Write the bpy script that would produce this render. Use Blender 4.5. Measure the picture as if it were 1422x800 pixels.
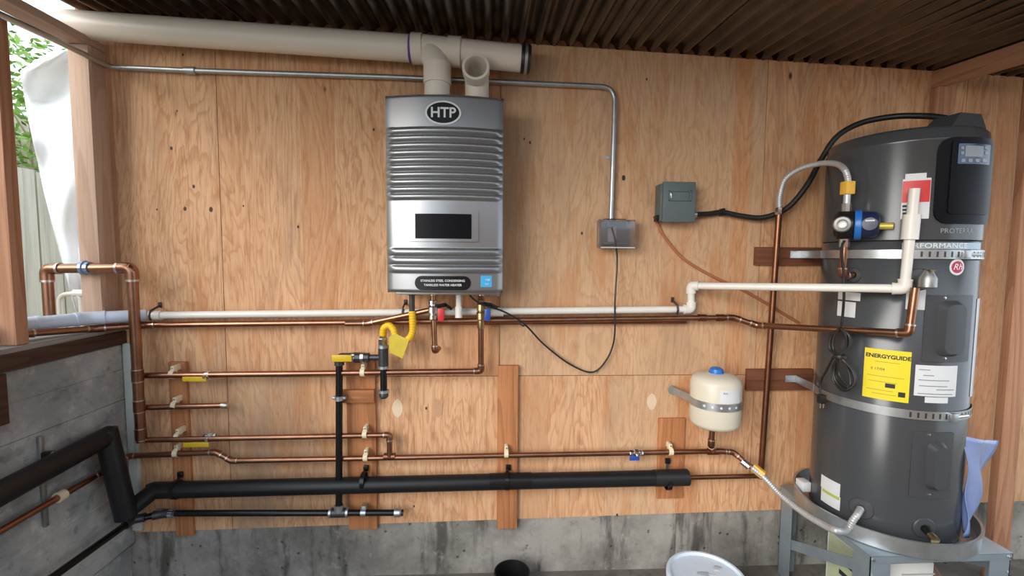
import bpy, bmesh, math, random
from mathutils import Vector, Matrix
random.seed(7)
for o in list(bpy.data.objects): bpy.data.objects.remove(o, do_unlink=True)
scene = bpy.context.scene
COL = scene.collection
PI = math.pi
V = Vector

# ------------------------------------------------------------------ camera
FPX = 630.0
PITCH, YAW, ROLL = math.radians(4.0), math.radians(2.6), math.radians(0.4)
CAM = V((0.0, -2.15, 1.5))
_f = V((math.sin(YAW)*math.cos(PITCH), math.cos(YAW)*math.cos(PITCH), -math.sin(PITCH)))
_r0 = V((math.cos(YAW), -math.sin(YAW), 0)); _u0 = _r0.cross(_f)
_r = math.cos(ROLL)*_r0 + math.sin(ROLL)*_u0
_u = -math.sin(ROLL)*_r0 + math.cos(ROLL)*_u0
cd = bpy.data.cameras.new('camera'); cam = bpy.data.objects.new('camera', cd); COL.objects.link(cam)
cd.sensor_width = 36; cd.sensor_fit = 'HORIZONTAL'; cd.lens = 36*FPX/1422; cd.clip_start = 0.02
cam.matrix_world = Matrix(((_r.x, _u.x, -_f.x, CAM.x), (_r.y, _u.y, -_f.y, CAM.y), (_r.z, _u.z, -_f.z, CAM.z), (0, 0, 0, 1)))
scene.camera = cam

# ------------------------------------------------------------------ light
scene.view_settings.view_transform = 'Standard'; scene.view_settings.look = 'None'
scene.view_settings.exposure = 0.75; scene.view_settings.gamma = 1.0
scene.view_settings.use_curve_mapping = False
w = bpy.data.worlds.new('sky'); scene.world = w; w.use_nodes = True
bgn = w.node_tree.nodes['Background']; bgn.inputs['Color'].default_value = (0.78, 0.89, 1.0, 1); bgn.inputs['Strength'].default_value = 1.3
sl = bpy.data.lights.new('sun', 'SUN'); so = bpy.data.objects.new('sun', sl); COL.objects.link(so)
sl.energy = 2.6; sl.angle = math.radians(45); sl.color = (1.0, 0.93, 0.84)
so.rotation_euler = V((0.70, 0.66, -0.27)).to_track_quat('-Z', 'Y').to_euler()

# ------------------------------------------------------------------ measuring helpers: a sight line met with a real plane of the room
def ray(px, py): return _r*((px-711)/FPX) + _u*((400-py)/FPX) + _f
def B(px, py, off=0.0):
    d = ray(px, py); return CAM + d*((-off-CAM.y)/d.y)
def BX(px, py, x):
    d = ray(px, py); return CAM + d*((x-CAM.x)/d.x)
TC = V((1.708, -0.297, 0)); TR = 0.257
def TS(px, py, out=0.0):
    """point on the tank jacket (radius + out), near side"""
    d = ray(px, py); R_ = TR+out
    ox, oy = CAM.x-TC.x, CAM.y-TC.y
    a = d.x*d.x+d.y*d.y; b = 2*(ox*d.x+oy*d.y); c = ox*ox+oy*oy-R_*R_
    q = b*b-4*a*c
    t = (-b-math.sqrt(q))/(2*a) if q > 0 else -b/(2*a)
    return CAM + d*t
def tang(p): return math.atan2(p.x-TC.x, -(p.y-TC.y))
def tpt(a, z, out=0.0): return V((TC.x+(TR+out)*math.sin(a), TC.y-(TR+out)*math.cos(a), z))

# ------------------------------------------------------------------ mesh builder
WORLD = {}
class MB:
    def __init__(s): s.v = []; s.f = []
    def add(s, vs, fs):
        n = len(s.v); s.v += [V(p) for p in vs]; s.f += [tuple(i+n for i in f) for f in fs]; return s
    def box(s, lo, hi, bev=0.0):
        x0, y0, z0 = lo; x1, y1, z1 = hi
        if bev <= 0:
            return s.add([(x0,y0,z0),(x1,y0,z0),(x1,y1,z0),(x0,y1,z0),(x0,y0,z1),(x1,y0,z1),(x1,y1,z1),(x0,y1,z1)],
                         [(0,3,2,1),(4,5,6,7),(0,1,5,4),(1,2,6,5),(2,3,7,6),(3,0,4,7)])
        bm = bmesh.new(); bmesh.ops.create_cube(bm, size=1)
        for v in bm.verts:
            v.co = V(((x0+x1)/2+v.co.x*(x1-x0), (y0+y1)/2+v.co.y*(y1-y0), (z0+z1)/2+v.co.z*(z1-z0)))
        bmesh.ops.bevel(bm, geom=bm.edges[:], offset=bev, segments=2, affect='EDGES', profile=0.5)
        return s.addbm(bm)
    def addbm(s, bm):
        bm.verts.index_update(); n = len(s.v)
        s.v += [v.co.copy() for v in bm.verts]; s.f += [tuple(v.index+n for v in f.verts) for f in bm.faces]; bm.free(); return s
    def obox(s, c, ax, ay, az, bev=0.0):
        """oriented box: centre + three half-axis vectors"""
        m = MB().box((-1,-1,-1), (1,1,1)) if bev <= 0 else None
        if m is None:
            lx, ly, lz = ax.length, ay.length, az.length
            m = MB().box((-lx,-ly,-lz), (lx,ly,lz), bev); m.v = [V((p.x/lx, p.y/ly, p.z/lz)) for p in m.v]
        return s.add([V(c)+ax*p.x+ay*p.y+az*p.z for p in m.v], m.f)
    def beam(s, a, b, w_, h_, up=V((0,0,1)), bev=0.0):
        a, b = V(a), V(b); d = (b-a); n = d.normalized(); side = n.cross(up).normalized(); u2 = side.cross(n)
        return s.obox((a+b)/2, d/2, side*w_/2, u2*h_/2, bev)
    def tube(s, pts, r, seg=14, caps=True):
        pts = [V(p) for p in pts]; n = len(pts)
        rs = r if isinstance(r, (list, tuple)) else [r]*n
        t = [(pts[min(i+1, n-1)]-pts[max(i-1, 0)]).normalized() for i in range(n)]
        ref = V((0,0,1)) if abs(t[0].z) < 0.9 else V((1,0,0))
        nx = t[0].cross(ref).normalized(); base = len(s.v)
        for i in range(n):
            if i: nx = (nx - t[i]*nx.dot(t[i])).normalized()
            by = t[i].cross(nx)
            for k in range(seg):
                a = 2*PI*k/seg; s.v.append(pts[i]+(nx*math.cos(a)+by*math.sin(a))*rs[i])
        for i in range(n-1):
            for k in range(seg):
                k2 = (k+1) % seg
                s.f.append((base+i*seg+k, base+i*seg+k2, base+(i+1)*seg+k2, base+(i+1)*seg+k))
        if caps:
            s.f.append(tuple(base+k for k in range(seg))[::-1]); s.f.append(tuple(base+(n-1)*seg+k for k in range(seg)))
        return s
    def lathe(s, o, axis, prof, seg=32, caps=True):
        """prof: list of (radius, distance along the axis); repeats of a point make a sharp edge"""
        o, axis = V(o), V(axis).normalized()
        return s.tube_prof(o, axis, prof, seg, caps)
    def tube_prof(s, o, ax, prof, seg, caps):
        ref = V((0,0,1)) if abs(ax.z) < 0.9 else V((1,0,0))
        nx = ax.cross(ref).normalized(); by = ax.cross(nx); base = len(s.v); n = len(prof)
        for r, h in prof:
            for k in range(seg):
                a = 2*PI*k/seg; s.v.append(o+ax*h+(nx*math.cos(a)+by*math.sin(a))*max(r, 1e-5))
        for i in range(n-1):
            for k in range(seg):
                k2 = (k+1) % seg; s.f.append((base+i*seg+k, base+i*seg+k2, base+(i+1)*seg+k2, base+(i+1)*seg+k))
        if caps:
            s.f.append(tuple(base+k for k in range(seg))[::-1]); s.f.append(tuple(base+(n-1)*seg+k for k in range(seg)))
        return s
    def prism(s, poly, ex):
        """polygon of 3D points extruded by vector ex"""
        poly = [V(p) for p in poly]; n = len(poly); ex = V(ex)
        return s.add(poly+[p+ex for p in poly], [tuple(range(n))[::-1], tuple(range(n, 2*n))]+[(i, (i+1) % n, n+(i+1) % n, n+i) for i in range(n)])
    def build(s, name, m, parent=None, smooth=35, solid=0.0):
        lo = V((min(p.x for p in s.v), min(p.y for p in s.v), min(p.z for p in s.v)))
        hi = V((max(p.x for p in s.v), max(p.y for p in s.v), max(p.z for p in s.v)))
        org = V(((lo.x+hi.x)/2, (lo.y+hi.y)/2, lo.z))
        me = bpy.data.meshes.new(name); me.from_pydata([p-org for p in s.v], [], s.f)
        bm = bmesh.new(); bm.from_mesh(me); bmesh.ops.recalc_face_normals(bm, faces=bm.faces); bm.to_mesh(me); bm.free()
        if smooth:
            me.polygons.foreach_set('use_smooth', [True]*len(me.polygons)); me.set_sharp_from_angle(angle=math.radians(smooth))
        me.materials.append(m); o = bpy.data.objects.new(name, me); COL.objects.link(o)
        pw = V((0,0,0))
        if parent: o.parent = parent; pw = WORLD[parent.name]
        o.location = org-pw; WORLD[o.name] = org
        if solid:
            md = o.modifiers.new('thickness', 'SOLIDIFY'); md.thickness = solid; md.offset = 0
        return o
def tag(o, label=None, cat=None, group=None, kind=None):
    if label: o['label'] = label
    if cat: o['category'] = cat
    if group: o['group'] = group
    if kind: o['kind'] = kind
    return o
def thing(name, label, cat, loc=(0,0,0), group=None):
    o = bpy.data.objects.new(name, None); COL.objects.link(o); o.empty_display_size = 0.05
    o.location = loc; WORLD[o.name] = V(loc); return tag(o, label, cat, group)
def fillet(pts, r, n=6):
    pts = [V(p) for p in pts]; out = [pts[0]]
    for i in range(1, len(pts)-1):
        a, b, c = pts[i-1], pts[i], pts[i+1]; d1 = (a-b); d2 = (c-b)
        q = min(r, d1.length*0.49, d2.length*0.49); p0 = b+d1.normalized()*q; p2 = b+d2.normalized()*q
        for k in range(n+1):
            t = k/n; out.append(p0*(1-t)**2+b*2*t*(1-t)+p2*t*t)
    return out+[pts[-1]]
def smoothpath(pts, n=8):
    """Catmull-Rom through points"""
    p = [V(q) for q in pts]; p = [p[0]*2-p[1]]+p+[p[-1]*2-p[-2]]; out = []
    for i in range(1, len(p)-2):
        for k in range(n):
            t = k/n
            out.append(0.5*((2*p[i])+(p[i+1]-p[i-1])*t+(2*p[i-1]-5*p[i]+4*p[i+1]-p[i+2])*t*t+(3*p[i]-p[i-1]-3*p[i+1]+p[i+2])*t**3))
    return out+[p[-2]]

# ------------------------------------------------------------------ materials
def nmat(name):
    m = bpy.data.materials.new(name); m.use_nodes = True; nt = m.node_tree
    return m, nt, nt.nodes['Principled BSDF']
def N(nt, t, **k):
    n = nt.nodes.new(t)
    for a, v in k.items():
        if a in n.inputs: n.inputs[a].default_value = v
        else: setattr(n, a, v)
    return n
def L(nt, a, b): nt.links.new(a, b)
def mathn(nt, op, a, b=None, c=None):
    n = nt.nodes.new('ShaderNodeMath'); n.operation = op
    for i, x in enumerate((a, b, c)):
        if x is None: continue
        if isinstance(x, (int, float)): n.inputs[i].default_value = x
        else: nt.links.new(x, n.inputs[i])
    return n.outputs[0]
def mixc(nt, f, a, b, blend='MIX'):
    n = nt.nodes.new('ShaderNodeMix'); n.data_type = 'RGBA'; n.blend_type = blend
    for s, x in ((n.inputs[0], f), (n.inputs[6], a), (n.inputs[7], b)):
        if isinstance(x, (int, float)): s.default_value = x
        elif isinstance(x, tuple): s.default_value = (*x, 1)
        else: nt.links.new(x, s)
    return n.outputs[2]
def rampn(nt, x, p0, p1):
    n = nt.nodes.new('ShaderNodeMapRange'); n.interpolation_type = 'SMOOTHSTEP'
    nt.links.new(x, n.inputs[0]); n.inputs[1].default_value = p0; n.inputs[2].default_value = p1
    return n.outputs[0]
def bumpn(nt, bs, h, st, dist=0.01):
    b = nt.nodes.new('ShaderNodeBump'); b.inputs['Strength'].default_value = st; b.inputs['Distance'].default_value = dist
    nt.links.new(h, b.inputs['Height']); nt.links.new(b.outputs[0], bs.inputs['Normal'])
def plain(name, col, rough=0.5, metal=0.0, var=0.12, scale=30.0, bump=0.0, spec=0.5, coat=0.0, trans=0.0):
    """one colour with a little mottling"""
    m, nt, bs = nmat(name)
    bs.inputs['Roughness'].default_value = rough; bs.inputs['Metallic'].default_value = metal
    bs.inputs['Specular IOR Level'].default_value = spec; bs.inputs['Coat Weight'].default_value = coat
    if trans: bs.inputs['Transmission Weight'].default_value = trans
    tc = N(nt, 'ShaderNodeTexCoord'); nz = N(nt, 'ShaderNodeTexNoise', Scale=scale, Detail=4.0); L(nt, tc.outputs['Object'], nz.inputs['Vector'])
    dk = tuple(c*(1-var*1.6) for c in col); lt = tuple(min(1, c*(1+var)) for c in col)
    L(nt, mixc(nt, nz.outputs[0], dk, lt), bs.inputs['Base Color'])
    if bump: bumpn(nt, bs, nz.outputs[0], bump)
    return m
def wood(name, light, dark, axis='z', freq=9.0, knots=True, plyw=False, rough=0.72):
    m, nt, bs = nmat(name); bs.inputs['Roughness'].default_value = rough; bs.inputs['Specular IOR Level'].default_value = 0.25
    tc = N(nt, 'ShaderNodeTexCoord'); oi = N(nt, 'ShaderNodeObjectInfo')
    off = nt.nodes.new('ShaderNodeVectorMath'); off.operation = 'ADD'
    rr = N(nt, 'ShaderNodeCombineXYZ'); L(nt, mathn(nt, 'MULTIPLY', oi.outputs['Random'], 37.0), rr.inputs[0]); L(nt, mathn(nt, 'MULTIPLY', oi.outputs['Random'], 91.0), rr.inputs[2])
    L(nt, tc.outputs['Object'], off.inputs[0]); L(nt, rr.outputs[0], off.inputs[1])
    def stretched(sc, along):
        mp = N(nt, 'ShaderNodeMapping'); s_ = [sc, sc, sc]; s_['xyz'.index(axis)] = along; mp.inputs['Scale'].default_value = s_
        L(nt, off.outputs[0], mp.inputs['Vector']); return mp.outputs[0]
    if plyw: n1 = N(nt, 'ShaderNodeTexNoise', Scale=1.0, Detail=4.5, Roughness=0.5, Distortion=0.5); L(nt, stretched(4.2, 0.85), n1.inputs['Vector'])
    else: n1 = N(nt, 'ShaderNodeTexNoise', Scale=1.0, Detail=1.5, Roughness=0.4); L(nt, stretched(9.0, 0.7), n1.inputs['Vector'])
    ph = mathn(nt, 'FRACT', mathn(nt, 'MULTIPLY', n1.outputs[0], freq*(2.6 if plyw else 1.0)))
    ring = mathn(nt, 'MULTIPLY', rampn(nt, ph, 0.45 if plyw else 0.25, 0.93), mathn(nt, 'SUBTRACT', 1.0, rampn(nt, ph, 0.94, 1.0)))
    fib = N(nt, 'ShaderNodeTexNoise', Scale=1.0, Detail=3.0); L(nt, stretched(160.0, 5.0), fib.inputs['Vector'])
    c = mixc(nt, mathn(nt, 'MULTIPLY', ring, 0.50 if plyw else 0.6), light, dark)
    c = mixc(nt, mathn(nt, 'MULTIPLY', rampn(nt, fib.outputs[0], 0.42, 0.75), 0.35), c, tuple(x*0.62 for x in dark))
    if plyw:
        fl = N(nt, 'ShaderNodeTexNoise', Scale=1.0, Detail=4.0, Roughness=0.65); L(nt, stretched(60.0, 7.0), fl.inputs['Vector'])
        c = mixc(nt, mathn(nt, 'MULTIPLY', rampn(nt, fl.outputs[0], 0.52, 0.72), 0.6), c, (0.34, 0.145, 0.06))
        c = mixc(nt, mathn(nt, 'MULTIPLY', rampn(nt, fl.outputs[0], 0.46, 0.30), 0.35), c, (0.80, 0.55, 0.36))
        # strips of veneer, each with its own tone
        sx = N(nt, 'ShaderNodeSeparateXYZ'); L(nt, off.outputs[0], sx.inputs[0])
        wob = N(nt, 'ShaderNodeTexNoise', Scale=2.3, Detail=0.0, noise_dimensions='1D'); L(nt, sx.outputs[0], wob.inputs['W'])
        pos = mathn(nt, 'ADD', mathn(nt, 'MULTIPLY', sx.outputs[0], 4.6), mathn(nt, 'MULTIPLY', wob.outputs[0], 3.0))
        idx = mathn(nt, 'FLOOR', pos)
        wn = N(nt, 'ShaderNodeTexWhiteNoise', noise_dimensions='1D'); L(nt, idx, wn.inputs['W'])
        c = mixc(nt, mathn(nt, 'MULTIPLY', rampn(nt, wn.outputs[0], 0.3, 1.0), 0.50), c, (0.50, 0.21, 0.085))
        wn2 = N(nt, 'ShaderNodeTexWhiteNoise', noise_dimensions='1D'); L(nt, mathn(nt, 'ADD', idx, 77.3), wn2.inputs['W'])
        c = mixc(nt, mathn(nt, 'MULTIPLY', rampn(nt, wn2.outputs[0], 0.45, 1.0), 0.45), c, (0.50, 0.36, 0.23))
        frp = mathn(nt, 'FRACT', pos); jl = mathn(nt, 'SUBTRACT', 1.0, rampn(nt, frp, 0.004, 0.022))
        c = mixc(nt, mathn(nt, 'MULTIPLY', jl, 0.45), c, (0.22, 0.10, 0.045))
        # weather stains
        st = N(nt, 'ShaderNodeTexNoise', Scale=1.0, Detail=5.0, Roughness=0.6); L(nt, stretched(2.6, 0.8), st.inputs['Vector'])
        c = mixc(nt, mathn(nt, 'MULTIPLY', rampn(nt, st.outputs[0], 0.48, 0.68), 0.42), c, (0.30, 0.20, 0.135))
        st2 = N(nt, 'ShaderNodeTexNoise', Scale=1.0, Detail=6.0, Roughness=0.65); L(nt, stretched(9.0, 1.6), st2.inputs['Vector'])
        c = mixc(nt, mathn(nt, 'MULTIPLY', rampn(nt, st2.outputs[0], 0.50, 0.70), 0.55), c, (0.50, 0.20, 0.07))
    if knots:
        vo = N(nt, 'ShaderNodeTexVoronoi', Scale=1.0, voronoi_dimensions='3D')
        L(nt, stretched(6.0 if plyw else 9.0, 3.0), vo.inputs['Vector'])
        sep = N(nt, 'ShaderNodeSeparateColor'); L(nt, vo.outputs['Color'], sep.inputs[0])
        pick = mathn(nt, 'GREATER_THAN', sep.outputs[0], 0.80 if plyw else 0.86)
        dot = mathn(nt, 'MULTIPLY', mathn(nt, 'SUBTRACT', 1.0, rampn(nt, vo.outputs['Distance'], 0.02, 0.075)), pick)
        c = mixc(nt, dot, c, (0.06, 0.028, 0.014))
    L(nt, c, bs.inputs['Base Color']); bumpn(nt, bs, fib.outputs[0], 0.12, 0.004)
    return m
def concrete(name, a, b, dark, scale=1.0, streak=False, wet=0.5):
    m, nt, bs = nmat(name); bs.inputs['Roughness'].default_value = 0.85; bs.inputs['Specular IOR Level'].default_value = 0.25
    tc = N(nt, 'ShaderNodeTexCoord')
    n1 = N(nt, 'ShaderNodeTexNoise', Scale=2.4*scale, Detail=7.0, Roughness=0.62); L(nt, tc.outputs['Object'], n1.inputs['Vector'])
    n2 = N(nt, 'ShaderNodeTexNoise', Scale=14*scale, Detail=8.0, Roughness=0.7); L(nt, tc.outputs['Object'], n2.inputs['Vector'])
    mp = N(nt, 'ShaderNodeMapping'); mp.inputs['Scale'].default_value = (2.2, 2.2, 5.5) if not streak else (7, 7, 1.2); L(nt, tc.outputs['Object'], mp.inputs[0])
    n3 = N(nt, 'ShaderNodeTexNoise', Scale=1.2, Detail=6.0, Roughness=0.65); L(nt, mp.outputs[0], n3.inputs['Vector'])
    c = mixc(nt, rampn(nt, n1.outputs[0], 0.36, 0.64), a, b)
    c = mixc(nt, mathn(nt, 'MULTIPLY', rampn(nt, n3.outputs[0], 0.50, 0.66), wet), c, dark)
    c = mixc(nt, mathn(nt, 'MULTIPLY', rampn(nt, n2.outputs[0], 0.55, 0.70), 0.6), c, tuple(x*0.45 for x in a))
    c = mixc(nt, mathn(nt, 'MULTIPLY', rampn(nt, n2.outputs[0], 0.47, 0.30), 0.45), c, tuple(min(1, x*1.35) for x in b))
    vo = N(nt, 'ShaderNodeTexVoronoi', Scale=26*scale); L(nt, tc.outputs['Object'], vo.inputs['Vector'])
    sep = N(nt, 'ShaderNodeSeparateColor'); L(nt, vo.outputs['Color'], sep.inputs[0])
    pit = mathn(nt, 'MULTIPLY', mathn(nt, 'SUBTRACT', 1.0, rampn(nt, vo.outputs['Distance'], 0.05, 0.25)), mathn(nt, 'GREATER_THAN', sep.outputs[0], 0.82))
    c = mixc(nt, mathn(nt, 'MULTIPLY', pit, 0.7), c, tuple(x*0.3 for x in a))
    L(nt, c, bs.inputs['Base Color']); bumpn(nt, bs, mathn(nt, 'SUBTRACT', n2.outputs[0], pit), 0.6, 0.012)
    return m
PLY = wood('plywood', (0.69, 0.405, 0.225), (0.44, 0.195, 0.085), 'z', 9.0, True, True)
STUD = {a: wood('fir_lumber_'+a, (0.50, 0.26, 0.155), (0.33, 0.145, 0.075), a) for a in 'xyz'}
BOARD = {a: wood('fir_board_'+a, (0.48, 0.205, 0.085), (0.30, 0.11, 0.045), a) for a in 'xz'}
PALE = {a: wood('pale_lumber_'+a, (0.55, 0.385, 0.29), (0.42, 0.27, 0.19), a, 6.0) for a in 'yz'}
DARKW = {a: wood('dark_board_'+a, (0.085, 0.045, 0.03), (0.045, 0.022, 0.014), a) for a in 'xy'}
REDW = wood('red_brown_board', (0.20, 0.075, 0.04), (0.11, 0.04, 0.02), 'x')
SILL = wood('weathered_sill', (0.36, 0.33, 0.30), (0.24, 0.21, 0.19), 'y')
FENCE = wood('weathered_fence', (0.50, 0.46, 0.36), (0.34, 0.31, 0.24), 'z', 5.0)
CONC = concrete('board_formed_concrete', (0.27, 0.275, 0.27), (0.50, 0.49, 0.46), (0.15, 0.16, 0.165), 1.0, False, 0.75)
CONCB = concrete('footing_concrete', (0.17, 0.16, 0.142), (0.33, 0.315, 0.285), (0.07, 0.064, 0.055), 1.0, True, 0.85)
FLOORM = concrete('dusty_floor', (0.13, 0.115, 0.10), (0.20, 0.18, 0.155), (0.07, 0.06, 0.05))
SOIL = concrete('soil', (0.22, 0.19, 0.13), (0.30, 0.28, 0.18), (0.12, 0.12, 0.07))
COPPER = plain('copper', (0.38, 0.19, 0.12), 0.34, 1.0, 0.30, 18)
COPPERD = plain('tarnished_copper', (0.30, 0.14, 0.085), 0.38, 1.0, 0.30, 18)
SOLDER = plain('solder', (0.62, 0.55, 0.48), 0.35, 1.0, 0.1)
STEEL = plain('galvanised_steel', (0.50, 0.53, 0.55), 0.38, 0.85, 0.18, 25)
STAND = plain('stand_sheet_steel', (0.34, 0.41, 0.46), 0.42, 0.55, 0.15, 12)
CHROME = plain('bright_steel', (0.72, 0.73, 0.74), 0.20, 1.0, 0.06)
HOSE = plain('matte_steel_braid', (0.56, 0.57, 0.58), 0.42, 0.45, 0.12, 40)
DULL = plain('dull_steel', (0.36, 0.36, 0.35), 0.42, 0.8, 0.25, 30)
BRASS = plain('brass', (0.55, 0.42, 0.22), 0.3, 1.0, 0.15)
PVC = plain('white_pvc', (0.76, 0.73, 0.67), 0.35, 0, 0.05, 12)
PVCC = plain('cream_pvc', (0.70, 0.64, 0.54), 0.38, 0, 0.07, 8)
PVCB = plain('bluish_pvc', (0.60, 0.68, 0.80), 0.35, 0, 0.04, 12)
VENT = plain('vent_pvc', (0.78, 0.71, 0.62), 0.38, 0, 0.06, 5)
FOAM = plain('black_foam', (0.011, 0.011, 0.0125), 0.42, 0, 0.3, 20, 0.08, spec=0.35)
IRON = plain('black_iron', (0.010, 0.010, 0.010), 0.25, 0.2, 0.2, 30)
MALL = plain('malleable_fitting', (0.075, 0.075, 0.08), 0.4, 0.6, 0.3, 40)
RUBBER = plain('black_rubber', (0.015, 0.015, 0.015), 0.45, 0, 0.2)
SILVER = plain('silver_paint', (0.305, 0.31, 0.32), 0.34, 0.75, 0.05, 6)
SILVERD = plain('silver_trim', (0.27, 0.275, 0.285), 0.4, 0.7, 0.05)
GLASSB = plain('black_glass', (0.005, 0.005, 0.007), 0.2, 0, 0.1, spec=0.3)
BLACK = plain('black_plastic', (0.012, 0.012, 0.013), 0.32, 0, 0.1, spec=0.22)
TEXTW = plain('white_print', (0.80, 0.80, 0.78), 0.5, 0, 0.02)
TEXTB = plain('black_print', (0.02, 0.02, 0.02), 0.6, 0, 0.02)
TEXTG = plain('silver_print', (0.62, 0.64, 0.66), 0.45, 0.0, 0.02)
YEL = plain('yellow_coating', (0.86, 0.50, 0.012), 0.42, 0, 0.08)
YTAG = plain('yellow_label', (0.80, 0.64, 0.02), 0.5, 0, 0.05, 12)
YLEV = plain('yellow_vinyl_lever', (0.66, 0.43, 0.015), 0.42, 0, 0.1)
YPAPER = plain('yellow_tag_paper', (0.66, 0.50, 0.05), 0.6, 0, 0.15, 25)
YTAPE = plain('yellow_tape', (0.84, 0.48, 0.06), 0.5, 0, 0.08)
RED = plain('red_plastic', (0.62, 0.03, 0.035), 0.4, 0, 0.08)
BLUE = plain('blue_plastic', (0.02, 0.075, 0.36), 0.35, 0, 0.1)
BRIGHTB = plain('bright_blue_plastic', (0.02, 0.16, 0.55), 0.35, 0, 0.1)
NAVY = plain('navy_plastic', (0.012, 0.020, 0.065), 0.35, 0, 0.15)
SKYB = plain('sky_blue_label', (0.06, 0.45, 0.80), 0.5, 0, 0.05)
TANKM = plain('tank_grey_enamel', (0.066, 0.071, 0.078), 0.22, 0.15, 0.05, 3)
TANKP = plain('tank_grey_cover', (0.060, 0.064, 0.072), 0.40, 0.1, 0.05, 6)
LABEL = plain('white_label', (0.66, 0.68, 0.70), 0.5, 0, 0.03)
BOXG = plain('grey_enamel_box', (0.115, 0.145, 0.15), 0.45, 0.1, 0.06)
CREAM = plain('cream_enamel', (0.66, 0.61, 0.50), 0.35, 0, 0.05, 6)
CLIP = plain('cream_plastic_clip', (0.76, 0.66, 0.46), 0.5, 0, 0.05)
ORANGE = plain('orange_cable', (0.42, 0.155, 0.07), 0.5, 0, 0.1)
ROOF = plain('brown_roof_steel', (0.16, 0.142, 0.13), 0.27, 0.9, 0.45, 7)
TARP = plain('white_tarp', (0.86, 0.88, 0.88), 0.6, 0, 0.02)
BAG = plain('blue_plastic_film', (0.34, 0.45, 0.80), 0.22, 0, 0.10, 9, trans=0.35)
PAIL = plain('pale_pail_plastic', (0.62, 0.70, 0.80), 0.42, 0, 0.05)
CARTON = plain('white_carton', (0.74, 0.75, 0.73), 0.7, 0, 0.04)
CARTG = plain('printed_carton', (0.45, 0.50, 0.33), 0.7, 0, 0.2, 14)
GRIME = plain('spattered_paint', (0.42, 0.47, 0.52), 0.6, 0, 0.15)
PURPLE = plain('purple_primer', (0.13, 0.07, 0.36), 0.5, 0, 0.2)
PATCH = plain('pale_veneer_plug', (0.74, 0.57, 0.40), 0.7, 0, 0.1, 20)
PATCHD = plain('tan_veneer_plug', (0.54, 0.31, 0.18), 0.7, 0, 0.1, 20)
SMOKE = plain('smoked_clear_plastic', (0.72, 0.72, 0.76), 0.06, 0, 0.03, trans=0.95)
STRIP = plain('pale_corner_strip', (0.50, 0.53, 0.50), 0.6, 0, 0.08)
LEAF = plain('leaf_green', (0.24, 0.42, 0.07), 0.6, 0, 0.5, 6)
TWIG = plain('dry_twig', (0.42, 0.35, 0.24), 0.8, 0, 0.2)
PANELM = plain('satin_black_panel', (0.006, 0.006, 0.008), 0.35, 0, 0.1, spec=0.10)
SCREEN = plain('screen_glass', (0.035, 0.07, 0.14), 0.15, 0, 0.2)

def text(s_, size, m, parent, frame, name='lettering', align='CENTER', thick=0.0006, bend=None, shear=0.0, weight=0.0, sx=1.0):
    """flat lettering; frame = (origin, x axis, y axis) or bend = (angle, z, out) on the tank jacket"""
    cu = bpy.data.curves.new('t', 'FONT'); cu.body = s_; cu.size = size; cu.align_x = align; cu.align_y = 'CENTER'; cu.resolution_u = 3
    cu.shear = shear; cu.offset = weight
    ob = bpy.data.objects.new('t', cu); COL.objects.link(ob); dg = bpy.context.evaluated_depsgraph_get()
    me = bpy.data.meshes.new_from_object(ob.evaluated_get(dg)); bpy.data.objects.remove(ob, do_unlink=True)
    mb = MB(); vs = []
    for v in me.vertices:
        x, y = v.co.x*sx, v.co.y
        if bend: a, z, out = bend; vs.append(tpt(a+x/TR, z+y, out))
        else: o_, ax, ay = frame; vs.append(V(o_)+ax*x+ay*y)
    mb.add(vs, [tuple(p.vertices) for p in me.polygons])
    return mb.build(name, m, parent, smooth=0)

# ================================================================== THE SETTING
FZ = -0.07
tag(MB().box((-1.69, -3.2, FZ-0.1), (3.4, 0.05, FZ)).build('floor', FLOORM), kind='structure')
tag(MB().box((-9, -12, FZ-0.16), (9, 9, FZ-0.101)).build('ground', SOIL), kind='structure')
def zb(x): return 0.205+0.0165*x
def zt(x): return 2.476-0.0378*x
XL = -1.69
wall = tag(MB().prism([(-1.84, 0.016, FZ), (3.4, 0.016, FZ), (3.4, 0.016, zt(3.4)+.05), (-1.84, 0.016, zt(-1.84)+.05)], (0, 0.05, 0)).build('wall_back', STUD['z']), kind='structure')
def panel(x0, x1, top=True, z0=None, z1=None):
    g = 0.0015
    p = [(x0+g, 0, z0+g if z0 else zb(x0)), (x1-g, 0, z0+g if z0 else zb(x1)), (x1-g, 0, z1-g if z1 else zt(x1)+.004), (x0+g, 0, z1-g if z1 else zt(x0)+.004)]
    return MB().prism(p, (0, 0.013, 0)).build('plywood_panel', PLY, wall)
SEAMZ = 0.925
p1 = panel(-1.84, -1.237); p2 = panel(-1.237, 0.04, z0=SEAMZ); p3 = panel(0.04, 1.30, z0=SEAMZ); panel(1.30, 2.29, z0=SEAMZ); panel(2.29, 3.4)
p6 = panel(-1.237, 0.04, z1=SEAMZ); p7 = panel(0.04, 1.30, z1=SEAMZ); panel(1.30, 2.29, z1=SEAMZ)
def plug(px, py, rw, rh, m, par):
    c = B(px, py); pts = []
    for k in range(20):
        a = 2*PI*k/20; pts.append((c.x+rw*math.copysign(abs(math.cos(a))**1.4, math.cos(a)), -0.0012, c.z+rh*math.sin(a)))
    MB().prism(pts, (0, 0.004, 0)).build('veneer_plug', m, par, smooth=0)
plug(552, 567, 0.026, 0.045, PATCH, p6); plug(608, 567, 0.022, 0.045, PATCHD, p6); plug(905, 558, 0.024, 0.042, PATCH, p7)
KNOT = plain('dark_knot', (0.07, 0.03, 0.015), 0.7, 0, 0.3, 80)
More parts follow.
